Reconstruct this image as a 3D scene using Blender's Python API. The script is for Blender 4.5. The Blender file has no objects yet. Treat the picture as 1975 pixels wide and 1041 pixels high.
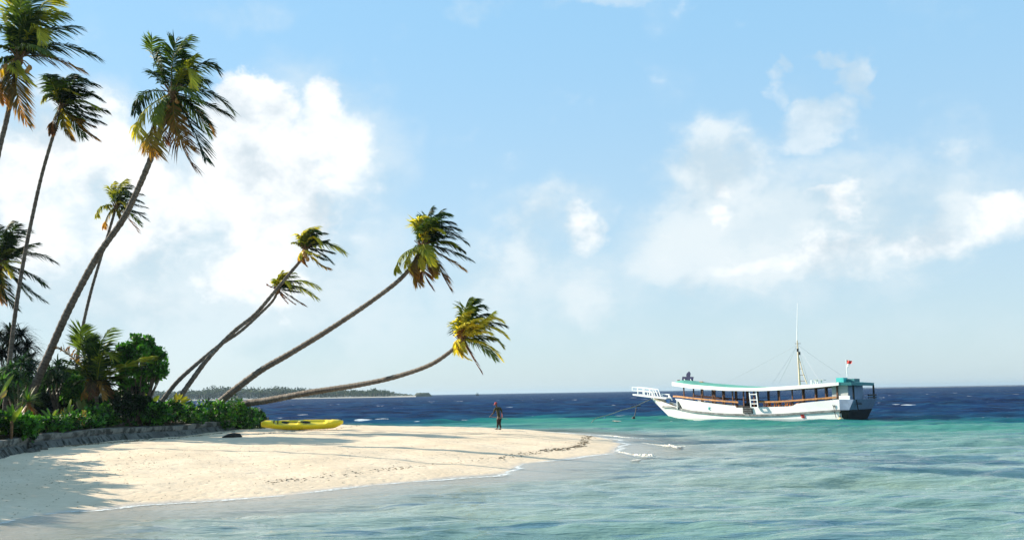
import bpy, bmesh, math, random
import numpy as np
from mathutils import Vector, Matrix, noise as mnoise

scene = bpy.context.scene
COL = scene.collection
rnd = random.Random(7)
PW, PH = 1975.0, 1041.0
F = 1900.0
CAM = Vector((0.0, 0.0, 2.7))
V = Vector

# ---------------------------------------------------------------- camera
def cam_ray(px, py):
    return V(((px - PW/2)/F, -(py - PH/2)/F, -1.0))
def horizon(px):
    return 757.8 - 0.0168*(px - 987.5)
_r1, _r2 = cam_ray(0, horizon(0)), cam_ray(PW, horizon(PW))
_up = _r2.cross(_r1).normalized()
if _up.y < 0: _up = -_up
_fw = V((0, 0, -1)); _fw = (_fw - _up*_fw.dot(_up)).normalized()
_rt = _fw.cross(_up).normalized()
R_CW = Matrix((_rt, _fw, _up))            # camera vector -> world vector
R_WC = R_CW.transposed()
cd = bpy.data.cameras.new('camera'); cam = bpy.data.objects.new('camera', cd); COL.objects.link(cam)
cam.matrix_world = Matrix.Translation(CAM) @ R_CW.to_4x4()
cd.sensor_fit = 'HORIZONTAL'; cd.sensor_width = 36.0; cd.lens = 36.0*F/PW
cd.clip_start = 0.1; cd.clip_end = 60000
scene.camera = cam

def ray(px, py): return R_CW @ cam_ray(px, py)
def at(px, py, Y):
    d = ray(px, py); return CAM + d*(Y/d.y)
def on_z(px, py, z=0.0):
    d = ray(px, py); return CAM + d*((z - CAM.z)/d.z)
def proj(p):
    c = R_WC @ (V(p) - CAM); return (PW/2 + F*c.x/-c.z, PH/2 - F*c.y/-c.z)
def pxm(Y): return Y/F                     # metres per photo pixel at that distance

# ---------------------------------------------------------------- objects
def tag(o, label=None, cat=None, group=None, kind=None):
    if label: o['label'] = label
    if cat: o['category'] = cat
    if group: o['group'] = group
    if kind: o['kind'] = kind
    return o
def thing(name, loc, label, cat, group=None):
    o = bpy.data.objects.new(name, None); COL.objects.link(o); o.location = loc; o.empty_display_size = 0.2
    return tag(o, label, cat, group)

class MB:
    """collects faces, then links them as ONE mesh object"""
    def __init__(s): s.v = []; s.f = []; s.c = []; s.uv = None; s.cur = (1, 1, 1); s.m = []; s.mi = 0
    def add(s, vs, fs, col=None):
        o = len(s.v); s.v.extend([tuple(x) for x in vs])
        for f in fs:
            s.f.append(tuple(i + o for i in f)); s.c.append(col or s.cur); s.m.append(s.mi)
    def quad(s, a, b, c, d, col=None): s.add((a, b, c, d), ((0, 1, 2, 3),), col)
    def box(s, c, size, M=None, col=None):
        hx, hy, hz = size[0]/2, size[1]/2, size[2]/2
        vs = [V((x*hx, y*hy, z*hz)) for z in (-1, 1) for y in (-1, 1) for x in (-1, 1)]
        if M is not None: vs = [M @ p for p in vs]
        vs = [p + V(c) for p in vs]
        s.add(vs, ((0, 2, 3, 1), (4, 5, 7, 6), (0, 1, 5, 4), (2, 6, 7, 3), (0, 4, 6, 2), (1, 3, 7, 5)), col)
    def hexa(s, p, col=None):               # 8 points: bottom ring 0-3, top ring 4-7
        s.add(p, ((3, 2, 1, 0), (4, 5, 6, 7), (0, 1, 5, 4), (1, 2, 6, 5), (2, 3, 7, 6), (3, 0, 4, 7)), col)
    def bar(s, a, b, w, h=None, up=V((0, 0, 1)), col=None):
        a, b = V(a), V(b); h = h or w; t = (b - a).normalized()
        sd = t.cross(up)
        if sd.length < 1e-4: sd = t.cross(V((1, 0, 0)))
        sd.normalize(); u = sd.cross(t)
        p = []
        for q in (a, b): p += [q - sd*w/2 - u*h/2, q + sd*w/2 - u*h/2, q + sd*w/2 + u*h/2, q - sd*w/2 + u*h/2]
        s.hexa(p, col)
    def tube(s, pts, rad, seg=8, cap=True, col=None):
        pts = [V(p) for p in pts]; n = len(pts)
        if not hasattr(rad, '__len__'): rad = [rad]*n
        vs = []; ref = None
        for i in range(n):
            t = (pts[min(i+1, n-1)] - pts[max(i-1, 0)]).normalized()
            if ref is None:
                ref = V((0, 0, 1)) if abs(t.z) < .9 else V((1, 0, 0))
            a = (ref - t*ref.dot(t)).normalized(); b = t.cross(a); ref = a
            for k in range(seg):
                q = 2*math.pi*k/seg; vs.append(pts[i] + (a*math.cos(q) + b*math.sin(q))*rad[i])
        fs = [(i*seg+k, i*seg+(k+1) % seg, (i+1)*seg+(k+1) % seg, (i+1)*seg+k) for i in range(n-1) for k in range(seg)]
        if cap: fs += [tuple(range(seg))[::-1], tuple((n-1)*seg+k for k in range(seg))]
        s.add(vs, fs, col)
    def ball(s, c, r, nu=10, nv=7, col=None):
        r = r if hasattr(r, '__len__') else (r, r, r); c = V(c); vs = []
        for j in range(nv+1):
            a = math.pi*j/nv
            for i in range(nu):
                b = 2*math.pi*i/nu
                vs.append(c + V((r[0]*math.sin(a)*math.cos(b), r[1]*math.sin(a)*math.sin(b), r[2]*math.cos(a))))
        s.add(vs, [(j*nu+i, (j+1)*nu+i, (j+1)*nu+(i+1) % nu, j*nu+(i+1) % nu) for j in range(nv) for i in range(nu)], col)
    def prism(s, poly, ext, col=None):      # closed polygon of 3D points pushed along ext
        n = len(poly); p = [V(q) for q in poly]; q = [a + V(ext) for a in p]
        s.add(p + q, [tuple(range(n))[::-1], tuple(range(n, 2*n))] + [(i, (i+1) % n, n+(i+1) % n, n+i) for i in range(n)], col)
    def build(s, name, mat, parent=None, smooth=False, fix=False):
        me = bpy.data.meshes.new(name); me.from_pydata(s.v, [], s.f)
        mats = mat if isinstance(mat, (list, tuple)) else [mat]
        for m in mats: me.materials.append(m)
        if len(mats) > 1: me.polygons.foreach_set('material_index', s.m)
        ca = me.color_attributes.new('Col', 'FLOAT_COLOR', 'CORNER')
        tot = np.array([len(f) for f in s.f])
        cc = np.ones((len(s.c), 4), np.float32); cc[:, :3] = np.array(s.c, np.float32)
        ca.data.foreach_set('color', np.repeat(cc, tot, axis=0).ravel())
        if fix:
            bm = bmesh.new(); bm.from_mesh(me); bmesh.ops.remove_doubles(bm, verts=bm.verts, dist=1e-5)
            bmesh.ops.recalc_face_normals(bm, faces=bm.faces); bm.to_mesh(me); bm.free()
        if smooth: me.polygons.foreach_set('use_smooth', [True]*len(me.polygons))
        o = bpy.data.objects.new(name, me); COL.objects.link(o)
        if parent is not None:
            o.parent = parent; 
            o.matrix_parent_inverse = world_of(parent).inverted()
        me.update()
        return o
def world_of(o):
    m = Matrix.Translation(o.location) @ o.rotation_euler.to_matrix().to_4x4()
    if o.parent is not None: m = world_of(o.parent) @ o.matrix_parent_inverse @ m
    return m

# ---------------------------------------------------------------- materials
class NT:
    def __init__(s, tree): s.t = tree; s.n = tree.nodes; s.l = tree.links
    def node(s, typ, **kw):
        n = s.n.new(typ)
        for k, v in kw.items(): setattr(n, k, v)
        return n
    def put(s, sock, val):
        if hasattr(val, 'is_output') or isinstance(val, bpy.types.NodeSocket): s.l.new(val, sock)
        else: sock.default_value = val
    def math(s, op, a, b=None, c=None, clamp=False):
        n = s.node('ShaderNodeMath', operation=op, use_clamp=clamp)
        s.put(n.inputs[0], a)
        if b is not None: s.put(n.inputs[1], b)
        if c is not None: s.put(n.inputs[2], c)
        return n.outputs[0]
    def mix(s, f, a, b, typ='MIX'):
        n = s.node('ShaderNodeMix', data_type='RGBA', blend_type=typ)
        s.put(n.inputs[0], f)
        for i, x in ((6, a), (7, b)):
            if isinstance(x, tuple): x = (x + (1,))[:4]
            s.put(n.inputs[i], x)
        return n.outputs[2]
    def ss(s, x, lo, hi, o0=0.0, o1=1.0):
        n = s.node('ShaderNodeMapRange', interpolation_type='SMOOTHSTEP')
        s.put(n.inputs[0], x); n.inputs[1].default_value = lo; n.inputs[2].default_value = hi
        n.inputs[3].default_value = o0; n.inputs[4].default_value = o1
        return n.outputs[0]
    def noise(s, vec, scale, detail=4, rough=.55, dist=0.0):
        n = s.node('ShaderNodeTexNoise'); s.put(n.inputs['Vector'], vec)
        n.inputs['Scale'].default_value = scale; n.inputs['Detail'].default_value = detail
        n.inputs['Roughness'].default_value = rough; n.inputs['Distortion'].default_value = dist
        return n.outputs[0]
    def vmath(s, op, a, b):
        n = s.node('ShaderNodeVectorMath', operation=op); s.put(n.inputs[0], a); s.put(n.inputs[1], b); return n.outputs[0]
    def pos(s): return s.node('ShaderNodeNewGeometry').outputs['Position']
    def attr(s, name): return s.node('ShaderNodeAttribute', attribute_name=name)
    def bump(s, h, strength, dist, normal=None):
        n = s.node('ShaderNodeBump'); n.inputs['Strength'].default_value = strength; n.inputs['Distance'].default_value = dist
        s.put(n.inputs['Height'], h)
        if normal is not None: s.put(n.inputs['Normal'], normal)
        return n.outputs[0]
def new_mat(name):
    m = bpy.data.materials.new(name); m.use_nodes = True; t = NT(m.node_tree)
    return m, t, m.node_tree.nodes['Principled BSDF'], m.node_tree.nodes['Material Output']
def pmat(name, col, rough=.6, var=.25, scale=6.0, bump=0.0, bscale=30.0, spec=.4, dirt=None, metal=0.0):
    m, t, b, out = new_mat(name); p = t.pos()
    n = t.noise(p, scale, 5, .6)
    c = t.mix(t.ss(n, .3, .7), tuple(x*(1-var) for x in col), tuple(min(1, x*(1+var)) for x in col))
    if dirt:
        d = t.noise(p, dirt[1], 6, .65)
        c = t.mix(t.ss(d, dirt[2], dirt[2]+.12), c, dirt[0])
    t.put(b.inputs['Base Color'], c); b.inputs['Roughness'].default_value = rough
    b.inputs['Specular IOR Level'].default_value = spec; b.inputs['Metallic'].default_value = metal
    if bump: t.put(b.inputs['Normal'], t.bump(t.noise(p, bscale, 5, .6), bump, .03))
    return m
def leaf_mat(name, trans=.45, rough=.5, spec=.35, tint=(1.5, 1.35, .5)):
    m, t, b, out = new_mat(name)
    c = t.attr('Col').outputs['Color']
    t.put(b.inputs['Base Color'], c); b.inputs['Roughness'].default_value = rough; b.inputs['Specular IOR Level'].default_value = spec
    tr = t.node('ShaderNodeBsdfTranslucent'); t.put(tr.inputs[0], t.mix(1.0, c, tint, 'MULTIPLY'))
    mx = t.node('ShaderNodeMixShader'); mx.inputs[0].default_value = trans
    t.l.new(b.outputs[0], mx.inputs[1]); t.l.new(tr.outputs[0], mx.inputs[2]); t.l.new(mx.outputs[0], out.inputs[0])
    return m
M = {}
EXPO = 1.1
SKY_TINT = (.88, .95, 1.0)
SKY_MIX = .82
SKY_LOW = (.262, .335, .380); SKY_HIGH = (.165, .312, .445)
VEIL0 = (.29, .36, .40); VEIL1 = (.37, .42, .445)
SOFT0 = (.30, .36, .40); SOFT1 = (.42, .455, .47)
BR0 = (.325, .37, .40); BR1 = (.51, .52, .525)
WC0 = (.33, .36, .31); WC1 = (.17, .275, .22); WC2 = (.045, .215, .165); WC3 = (.006, .150, .125); WC4 = (.003, .055, .115); WC5 = (.0012, .020, .080); WC5D = (.0005, .004, .030)
HAZE = 0.00009
# ---------------------------------------------------------------- sun and sky
SUN_A, SUN_E = math.radians(20), math.radians(23.5)
LDIR = V((math.cos(SUN_A)*math.cos(SUN_E), -math.sin(SUN_A)*math.cos(SUN_E), -math.sin(SUN_E)))
sd = bpy.data.lights.new('sun', 'SUN'); sd.energy = 5.0; sd.angle = math.radians(.5); sd.color = (1, .905, .745)
sun = bpy.data.objects.new('sun', sd); COL.objects.link(sun)
sun.rotation_euler = (-LDIR).to_track_quat('Z', 'Y').to_euler(); sun.location = (-60, 30, 60)

w = bpy.data.worlds.new('World'); scene.world = w; w.use_nodes = True
t = NT(w.node_tree); bg = w.node_tree.nodes['Background']
sky = t.node('ShaderNodeTexSky', sky_type='NISHITA'); sky.sun_disc = False
sky.sun_elevation = SUN_E
sky.sun_rotation = math.atan2(-LDIR.x, -LDIR.y)
sky.altitude = 0; sky.air_density = 1.0; sky.dust_density = .6; sky.ozone_density = 1.6
SKY_S = .115
bg.inputs[1].default_value = SKY_S
dirv = t.node('ShaderNodeTexCoord').outputs['Generated']
sep = t.node('ShaderNodeSeparateXYZ'); t.l.new(dirv, sep.inputs[0])
AZ = t.math('ARCTAN2', sep.outputs[0], sep.outputs[1])
EL = t.math('ARCSINE', sep.outputs[2])
comb = t.node('ShaderNodeCombineXYZ'); t.put(comb.inputs[0], AZ); t.put(comb.inputs[1], t.math('MULTIPLY', EL, 1.25)); comb.inputs[2].default_value = 3.3
P2 = comb.outputs[0]
n_big = t.noise(P2, 9.0, 9, .56)
n_puff = t.noise(t.vmath('ADD', P2, (4.1, 2.2, .7)), 22.0, 9, .60, .25)
n_w1 = t.noise(t.vmath('ADD', P2, (9.1, 1.2, 1.7)), 13.0, 6, .6)
n_w2 = t.noise(t.vmath('ADD', P2, (3.1, 7.2, 5.7)), 13.0, 6, .6)
AZw = t.math('ADD', AZ, t.math('MULTIPLY', t.math('SUBTRACT', n_w1, .5), .085))
ELw = t.math('ADD', EL, t.math('MULTIPLY', t.math('SUBTRACT', n_w2, .5), .085))
def blob(px, py, rx, ry, rot=0.0, amp=1.0):
    d = ray(px, py).normalized(); a0 = math.atan2(d.x, d.y); e0 = math.asin(d.z)
    c, s_ = math.cos(math.radians(rot)), math.sin(math.radians(rot))
    dx = t.math('SUBTRACT', AZw, a0); dy = t.math('SUBTRACT', ELw, e0)
    u = t.math('MULTIPLY', t.math('ADD', t.math('MULTIPLY', dx, c), t.math('MULTIPLY', dy, s_)), F/rx)
    v = t.math('MULTIPLY', t.math('SUBTRACT', t.math('MULTIPLY', dy, c), t.math('MULTIPLY', dx, s_)), F/ry)
    r = t.math('ADD', t.math('MULTIPLY', u, u), t.math('MULTIPLY', v, v))
    return t.math('MULTIPLY', t.math('SUBTRACT', 1.0, r, clamp=True), amp)
def union(lst):
    m = None
    for b in lst:
        q = blob(*b); m = q if m is None else t.math('MAXIMUM', m, q)
    return m
veil = union([(330, 560, 620, 330, 0, 1.0), (260, 400, 360, 230, 0, 1.0), (60, 520, 260, 200, 0, .9), (120, 330, 300, 190, 0, 1.0), (600, 330, 250, 260, 20, .75), (1000, 560, 330, 160, 0, .55),
              (1560, 440, 430, 170, 5, .85), (1380, 350, 150, 150, 0, .8), (1050, 410, 170, 100, 20, .55), (450, 20, 190, 50, 0, .35),
              (1850, 330, 150, 110, 0, .4), (1500, 660, 600, 90, 0, .3), (1590, 200, 110, 130, 0, .32), (1150, 3, 150, 22, 0, .4), (930, 8, 80, 25, 0, .35)])
soft = union([(1380, 330, 120, 110, -35, .95), (1350, 420, 110, 100, 0, .85), (1560, 240, 100, 55, 15, 1.0), (1645, 150, 42, 80, 10, .8), (1615, 112, 60, 26, 0, .7), (1668, 175, 30, 60, 0, .7),
              (1520, 140, 26, 32, 0, .65), (1515, 185, 30, 34, 0, .5), (1125, 440, 46, 62, 0, 1.0), (1560, 500, 330, 62, 3, .95), (1330, 505, 150, 70, 0, .9),
              (1850, 450, 210, 62, 12, .95), (1000, 500, 120, 80, 20, .6), (1140, 580, 90, 80, 0, .6), (1020, 410, 120, 60, 25, .55), (1420, 410, 80, 60, 0, .6),
              (1840, 300, 45, 55, 0, .45), (280, 590, 130, 70, 0, .5), (1080, 365, 80, 40, 0, .5)])
bright = union([(475, 225, 110, 100, 0, 1.1), (510, 330, 160, 140, 0, 1.1), (440, 200, 60, 55, 0, 1.0), (628, 205, 55, 60, 0, .72), (640, 290, 110, 130, 0, .62),
                (530, 430, 140, 130, 0, .85), (490, 520, 120, 90, 0, .9), (690, 370, 90, 130, 0, .3), (130, 300, 170, 120, 0, .62), (40, 350, 130, 130, 0, .72), (200, 240, 70, 60, 0, .6), (270, 330, 110, 90, 0, .62), (330, 420, 110, 90, 0, .6), (60, 470, 120, 90, 0, .6), (250, 470, 110, 70, 0, .5),
                (1640, 388, 56, 46, 20, .66), (1600, 370, 60, 24, 0, .55), (1915, 412, 70, 46, 0, .62), (1620, 472, 140, 30, 5, .5), (1810, 470, 160, 30, 10, .5), (1385, 365, 34, 36, 0, .52), (1385, 425, 40, 24, 0, .5), (1125, 435, 32, 50, 0, .5), (1540, 500, 260, 30, 3, .42)])
fb = t.math('SUBTRACT', n_big, .5); fp = t.math('SUBTRACT', n_puff, .5)
d_veil = t.ss(t.math('ADD', veil, t.math('ADD', t.math('MULTIPLY', fb, 1.1), t.math('MULTIPLY', fp, .4))), .05, .95)
d_soft = t.ss(t.math('ADD', soft, t.math('ADD', t.math('MULTIPLY', fb, .7), t.math('MULTIPLY', fp, 1.0))), .12, .85)
d_br = t.ss(t.math('ADD', bright, t.math('ADD', t.math('MULTIPLY', fb, .55), t.math('MULTIPLY', fp, .9))), .14, .70)
skyc = t.mix(1.0, sky.outputs[0], SKY_TINT, 'MULTIPLY')
# a clear tropical sky: gentle lift towards cyan, as the photo's exposure shows it
K = 1.0/SKY_S
def cl(c): return tuple(x*K for x in c)
lim = t.ss(EL, 0.0, .42)
base = t.mix(SKY_MIX, skyc, t.mix(lim, cl(SKY_LOW), cl(SKY_HIGH)))
shade = t.ss(t.math('ADD', t.math('MULTIPLY', n_puff, .3), t.math('MULTIPLY', n_big, .7)), .38, .56)
c_veil = t.mix(shade, cl(VEIL0), cl(VEIL1))
c_soft = t.mix(shade, cl(SOFT0), cl(SOFT1))
c_br = t.mix(shade, cl(BR0), cl(BR1))
fade = t.ss(EL, -.002, .10, .35, 1.0)
x = t.mix(t.math('MULTIPLY', d_veil, t.math('MULTIPLY', fade, .84)), base, c_veil)
x = t.mix(t.math('MULTIPLY', d_soft, t.math('MULTIPLY', fade, .62)), x, c_soft)
x = t.mix(t.math('MULTIPLY', d_br, t.math('MULTIPLY', fade, .95)), x, c_br)
t.l.new(x, bg.inputs[0])
scene.cycles.sample_clamp_indirect = 4.0; scene.cycles.sample_clamp_direct = 12.0
scene.view_settings.view_transform = 'Standard'; scene.view_settings.look = 'None'
scene.view_settings.exposure = EXPO; scene.view_settings.gamma = 1.0
w.cycles.sampling_method = 'MANUAL'; w.cycles.sample_map_resolution = 256
# ---------------------------------------------------------------- sand point, seabed, sea
SHORE = np.array([(-11.9, 4), (-11.9, 14), (-11.7, 22.4), (-11.5, 24), (-11.2, 24.7), (-10.4, 25.1), (-9.8, 26.1), (-7.4, 27.3), (-6.3, 28.0), (-5.4, 29.6), (-3.8, 31.2),
                  (-.45, 34.0), (-.15, 36.4), (.3, 38.6), (2.6, 42.0), (4.4, 44.5), (4.75, 47.7), (5.5, 52), (5.4, 57), (4.6, 63), (1.9, 70), (-5, 76), (-12, 82), (-22, 86), (-60, 92), (-110, 92), (-110, 4)])
def sdist(x, y, poly):
    """signed distance to a closed outline, positive inside"""
    x = np.asarray(x, float); y = np.asarray(y, float)
    d2 = np.full(x.shape, 1e18); ins = np.zeros(x.shape, bool); n = len(poly)
    for i in range(n):
        ax, ay = poly[i]; bx, by = poly[(i+1) % n]; ex, ey = bx-ax, by-ay
        tt = np.clip(((x-ax)*ex + (y-ay)*ey)/(ex*ex+ey*ey), 0, 1)
        d2 = np.minimum(d2, (x-ax-tt*ex)**2 + (y-ay-tt*ey)**2)
        if ay != by:
            c = (ay > y) != (by > y)
            ins ^= c & (x < (bx-ax)*(y-ay)/(by-ay) + ax)
    return np.where(ins, 1, -1)*np.sqrt(d2)
WALL = [(-15.9, 14), (-16.9, 24), (-18.4, 34), (-20.2, 40.5), (-20.1, 43.5), (-19.6, 46), (-18.7, 50), (-18.0, 55), (-17.3, 61.0)]
LAND = np.array(WALL + [(-17.2, 64), (-19, 70), (-24, 76), (-60, 82), (-110, 82), (-110, 10), (-18, 6)])
def wob(x, y):
    return (.020*np.sin(x*.9+y*.35+1) + .022*np.sin(x*.31-y*.52) + .014*np.sin(x*1.7+y*1.1+.4) + .012*np.sin(-x*2.1+y*.8)
            + .006*np.sin(x*4.3+y*2.7) + .006*np.sin(x*3.1-y*5.3))
def ground_h(x, y):
    x = np.asarray(x, float); y = np.asarray(y, float)
    d = sdist(x, y, SHORE)
    far = 1/(1+np.exp(-(y-66)/3.0))
    up = .80*(1-np.exp(-np.maximum(d, 0)/(8.5*(1-far)+5.4*far)))
    dn = np.maximum(d, -60)
    low = np.where(d > -14, .055*dn, -.77+.03*(dn+14))
    z = np.where(d > 0, up + wob(x, y)*np.clip(d/3, 0, 1), low)
    li = sdist(x, y, LAND)
    z = z + .62*np.clip((li-.35)/.35, 0, 1) + .03*np.clip(li, 0, 12)
    return z
def gz(x, y): return float(ground_h(np.array([x]), np.array([y]))[0])

def grid_obj(name, X, Y, Z, mat, attrs=(), smooth=True):
    nr, nc = X.shape
    me = bpy.data.meshes.new(name)
    co = np.stack([X, Y, Z], -1).reshape(-1, 3).astype(np.float32)
    idx = np.arange(nr*nc).reshape(nr, nc)
    q = np.stack([idx[:-1, :-1], idx[:-1, 1:], idx[1:, 1:], idx[1:, :-1]], -1).reshape(-1, 4).astype(np.int32)
    me.vertices.add(len(co)); me.vertices.foreach_set('co', co.ravel())
    me.loops.add(q.size); me.loops.foreach_set('vertex_index', q.ravel())
    me.polygons.add(len(q)); me.polygons.foreach_set('loop_start', np.arange(0, q.size, 4, dtype=np.int32))
    me.polygons.foreach_set('loop_total', np.full(len(q), 4, np.int32))
    me.update(calc_edges=True); me.validate()
    me.polygons.foreach_set('use_smooth', [smooth]*len(me.polygons))
    for nm, arr in attrs:
        a = me.attributes.new(nm, 'FLOAT', 'POINT'); a.data.foreach_set('value', arr.reshape(-1).astype(np.float32))
    me.materials.append(mat)
    o = bpy.data.objects.new(name, me); COL.objects.link(o); return o

# sand material: pale coral sand, wet and glossy at the swash
m, t, b, out = new_mat('coral_sand'); p = t.pos()
hz = t.node('ShaderNodeSeparateXYZ'); t.l.new(p, hz.inputs[0])
n1 = t.noise(p, .35, 5, .6); n2 = t.noise(p, 4.0, 6, .65); n3 = t.noise(p, 26, 3, .7)
c = t.mix(t.ss(n1, .3, .7), (.64, .495, .345), (.72, .575, .42))
c = t.mix(t.ss(n2, .35, .75), c, t.mix(.5, c, (.55, .42, .285)))
spk = t.math('MULTIPLY', t.ss(n3, .66, .74), t.ss(t.noise(p, .8, 4, .6), .42, .62))
c = t.mix(t.math('MULTIPLY', spk, .55), c, (.16, .12, .08))
wet = t.ss(t.math('ADD', hz.outputs[2], t.math('MULTIPLY', t.math('SUBTRACT', n1, .5), .10)), -.02, .035, 1.0, 0.0)
c = t.mix(wet, c, (.50, .42, .345))
soil = t.attr('soil').outputs['Fac']; c = t.mix(soil, c, t.mix(t.ss(n2, .4, .65), (.035, .028, .016), (.085, .065, .035)))
t.put(b.inputs['Base Color'], c)
t.put(b.inputs['Roughness'], t.math('SUBTRACT', .9, t.math('MULTIPLY', wet, .62)))
t.put(b.inputs['Specular IOR Level'], t.math('ADD', .2, t.math('MULTIPLY', wet, .4)))
foot = t.node('ShaderNodeTexVoronoi', feature='SMOOTH_F1'); t.l.new(p, foot.inputs['Vector']); foot.inputs['Scale'].default_value = 2.6
hgt = t.math('ADD', t.math('MULTIPLY', t.ss(foot.outputs[0], .0, .35), .5), t.math('ADD', t.math('MULTIPLY', n2, .9), t.math('MULTIPLY', n3, .12)))
t.put(b.inputs['Normal'], t.bump(hgt, .50, .07))
m.cycles.displacement_method = 'BUMP'
M['sand'] = m
xs = np.concatenate([np.linspace(-110, -34, 20)[:-1], np.linspace(-34, 12, 240), np.linspace(12, 60, 20)[1:]])
ys = np.concatenate([np.linspace(2, 20, 24)[:-1], np.linspace(20, 90, 360), np.linspace(90, 140, 20)[1:]])
X, Y = np.meshgrid(xs, ys); Z = ground_h(X, Y)
sand = grid_obj('beach', X, Y, Z, M['sand'], (('soil', np.clip((sdist(X, Y, LAND)-.1)/.4, 0, 1)),)); tag(sand, kind='structure')

# ---- the sea: one sheet with real waves, reaching the horizon
m, t, b, out = new_mat('sea_water'); p = t.pos()
dep = t.attr('depth').outputs['Fac']; reef = t.attr('reef').outputs['Fac']; sh = t.attr('shore').outputs['Fac']; rr = t.attr('range').outputs['Fac']
mp = t.node('ShaderNodeMapping'); t.l.new(p, mp.inputs[0]); mp.inputs['Scale'].default_value = (.30, 1.0, 1.0); mp.inputs['Rotation'].default_value = (0, 0, math.radians(3))
pp = mp.outputs[0]
nA = t.noise(pp, .09, 5, .55); nB = t.noise(pp, .35, 5, .6); nC = t.noise(pp, 1.4, 6, .65)
rf = t.math('ADD', reef, t.math('MULTIPLY', t.math('SUBTRACT', nA, .5), 15))
rf = t.math('ADD', rf, t.math('MULTIPLY', t.math('SUBTRACT', nB, .5), 7))
shw = t.math('ADD', sh, t.math('MULTIPLY', t.math('SUBTRACT', nA, .5), 10))
# body colour of the water by how deep the white sand lies below it
c = t.mix(t.ss(shw, 0, 14), WC0, WC1)
c = t.mix(t.ss(rf, -38, -6), c, WC2)
c = t.mix(t.ss(rf, -9, 2), c, WC3)
c = t.mix(t.ss(rf, 0, 9), c, WC4)
c = t.mix(t.ss(rf, 3, 30), c, WC5)
patch = t.math('MULTIPLY', t.ss(nB, .48, .68), t.ss(sh, 3, 12))  # blue patches painted in for sky mirrored on wave faces
c = t.mix(t.math('MULTIPLY', patch, .55), c, t.mix(.6, c, (.02, .085, .12)))
nS = t.noise(t.vmath('MULTIPLY', pp, (.34, 1, 1)), 2.3, 6, .66, .2); big2 = t.noise(t.vmath('MULTIPLY', pp, (.5, 1, 1)), .19, 4, .5)
sky_streak = t.math('MULTIPLY', t.ss(nS, .49, .60), t.math('MULTIPLY', t.ss(big2, .40, .56), t.ss(sh, 1.2, 5)))  # blue sky reflections painted as thin streaks into the water colour
c = t.mix(t.math('MULTIPLY', t.ss(big2, .44, .30), t.math('MULTIPLY', t.ss(sh, 2, 8), t.ss(rf, -30, -8, .6, 0.0))), c, (.25, .30, .215))
c = t.mix(t.math('MULTIPLY', sky_streak, .66), c, (.020, .095, .165))
deep = t.ss(rf, -4, 8)
big = t.noise(pp, .22, 6, .62)
c = t.mix(t.math('MULTIPLY', t.ss(big, .42, .62), t.math('MULTIPLY', deep, .75)), c, WC5D)  # light and dark of the waves painted into the deep water colour
fine = t.noise(t.vmath('MULTIPLY', pp, (.6, 1, 1)), .8, 5, .66)
c = t.mix(t.math('MULTIPLY', t.ss(fine, .54, .68), t.math('MULTIPLY', deep, .6)), c, (.006, .055, .155))
c = t.mix(t.math('MULTIPLY', t.ss(fine, .30, .46, 1.0, 0.0), t.math('MULTIPLY', deep, .6)), c, (.0004, .003, .022))
# whitecaps: torn foam on the tops of the wind waves beyond the reef edge
fo1 = t.noise(t.vmath('MULTIPLY', pp, (.55, 1.0, 1.0)), .85, 3, .5); fo2 = t.noise(pp, 2.4, 5, .7)
foam = t.math('MULTIPLY', t.ss(t.math('ADD', fo1, t.math('MULTIPLY', t.math('SUBTRACT', fo2, .5), .22)), .700, .730), t.ss(rf, -12, 8))
# swash foam along the sand
sf = t.math('ADD', sh, t.math('MULTIPLY', t.math('SUBTRACT', nB, .5), 2.2))
lace = t.noise(p, 5.0, 5, .7)
swash = t.math('MULTIPLY', t.math('MULTIPLY', t.ss(sf, -.15, .05), t.ss(sf, .12, .5, 1.0, 0.0)), t.ss(lace, .38, .54))
swash = t.math('MULTIPLY', swash, .95)
fo = t.math('MAXIMUM', foam, swash)
c = t.mix(fo, c, (.80, .80, .78))
t.put(b.inputs['Base Color'], c)
b.inputs['IOR'].default_value = 1.333
t.put(b.inputs['Roughness'], t.math('ADD', t.ss(rr, 20, 200, .06, .30), t.math('MULTIPLY', fo, .5)))
t.put(b.inputs['Specular IOR Level'], t.math('MULTIPLY', t.ss(rr, 18, 85, .50, .12), t.math('SUBTRACT', 1.0, t.math('MULTIPLY', deep, .78))))
n5 = t.noise(t.vmath('MULTIPLY', pp, (.6, 1, 1)), 2.2, 5, .6); n6 = t.noise(t.vmath('MULTIPLY', pp, (.7, 1, 1)), 8.0, 4, .6)
calm = t.ss(sh, 0.3, 3.2, .2, 1.0)
n7 = t.noise(t.vmath('MULTIPLY', pp, (.5, 1, 1)), .9, 6, .65)
h = t.math('ADD', t.math('ADD', n5, t.math('MULTIPLY', n7, 1.2)), t.math('MULTIPLY', n6, .30))
bp = t.node('ShaderNodeBump'); t.put(bp.inputs['Height'], h); bp.inputs['Distance'].default_value = .14
t.put(bp.inputs['Strength'], t.math('MULTIPLY', calm, 1.0)); t.l.new(bp.outputs[0], b.inputs['Normal'])
al = t.math('MAXIMUM', t.ss(dep, .0, .34, .30, 1.0), fo)
t.put(b.inputs['Alpha'], al)
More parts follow.
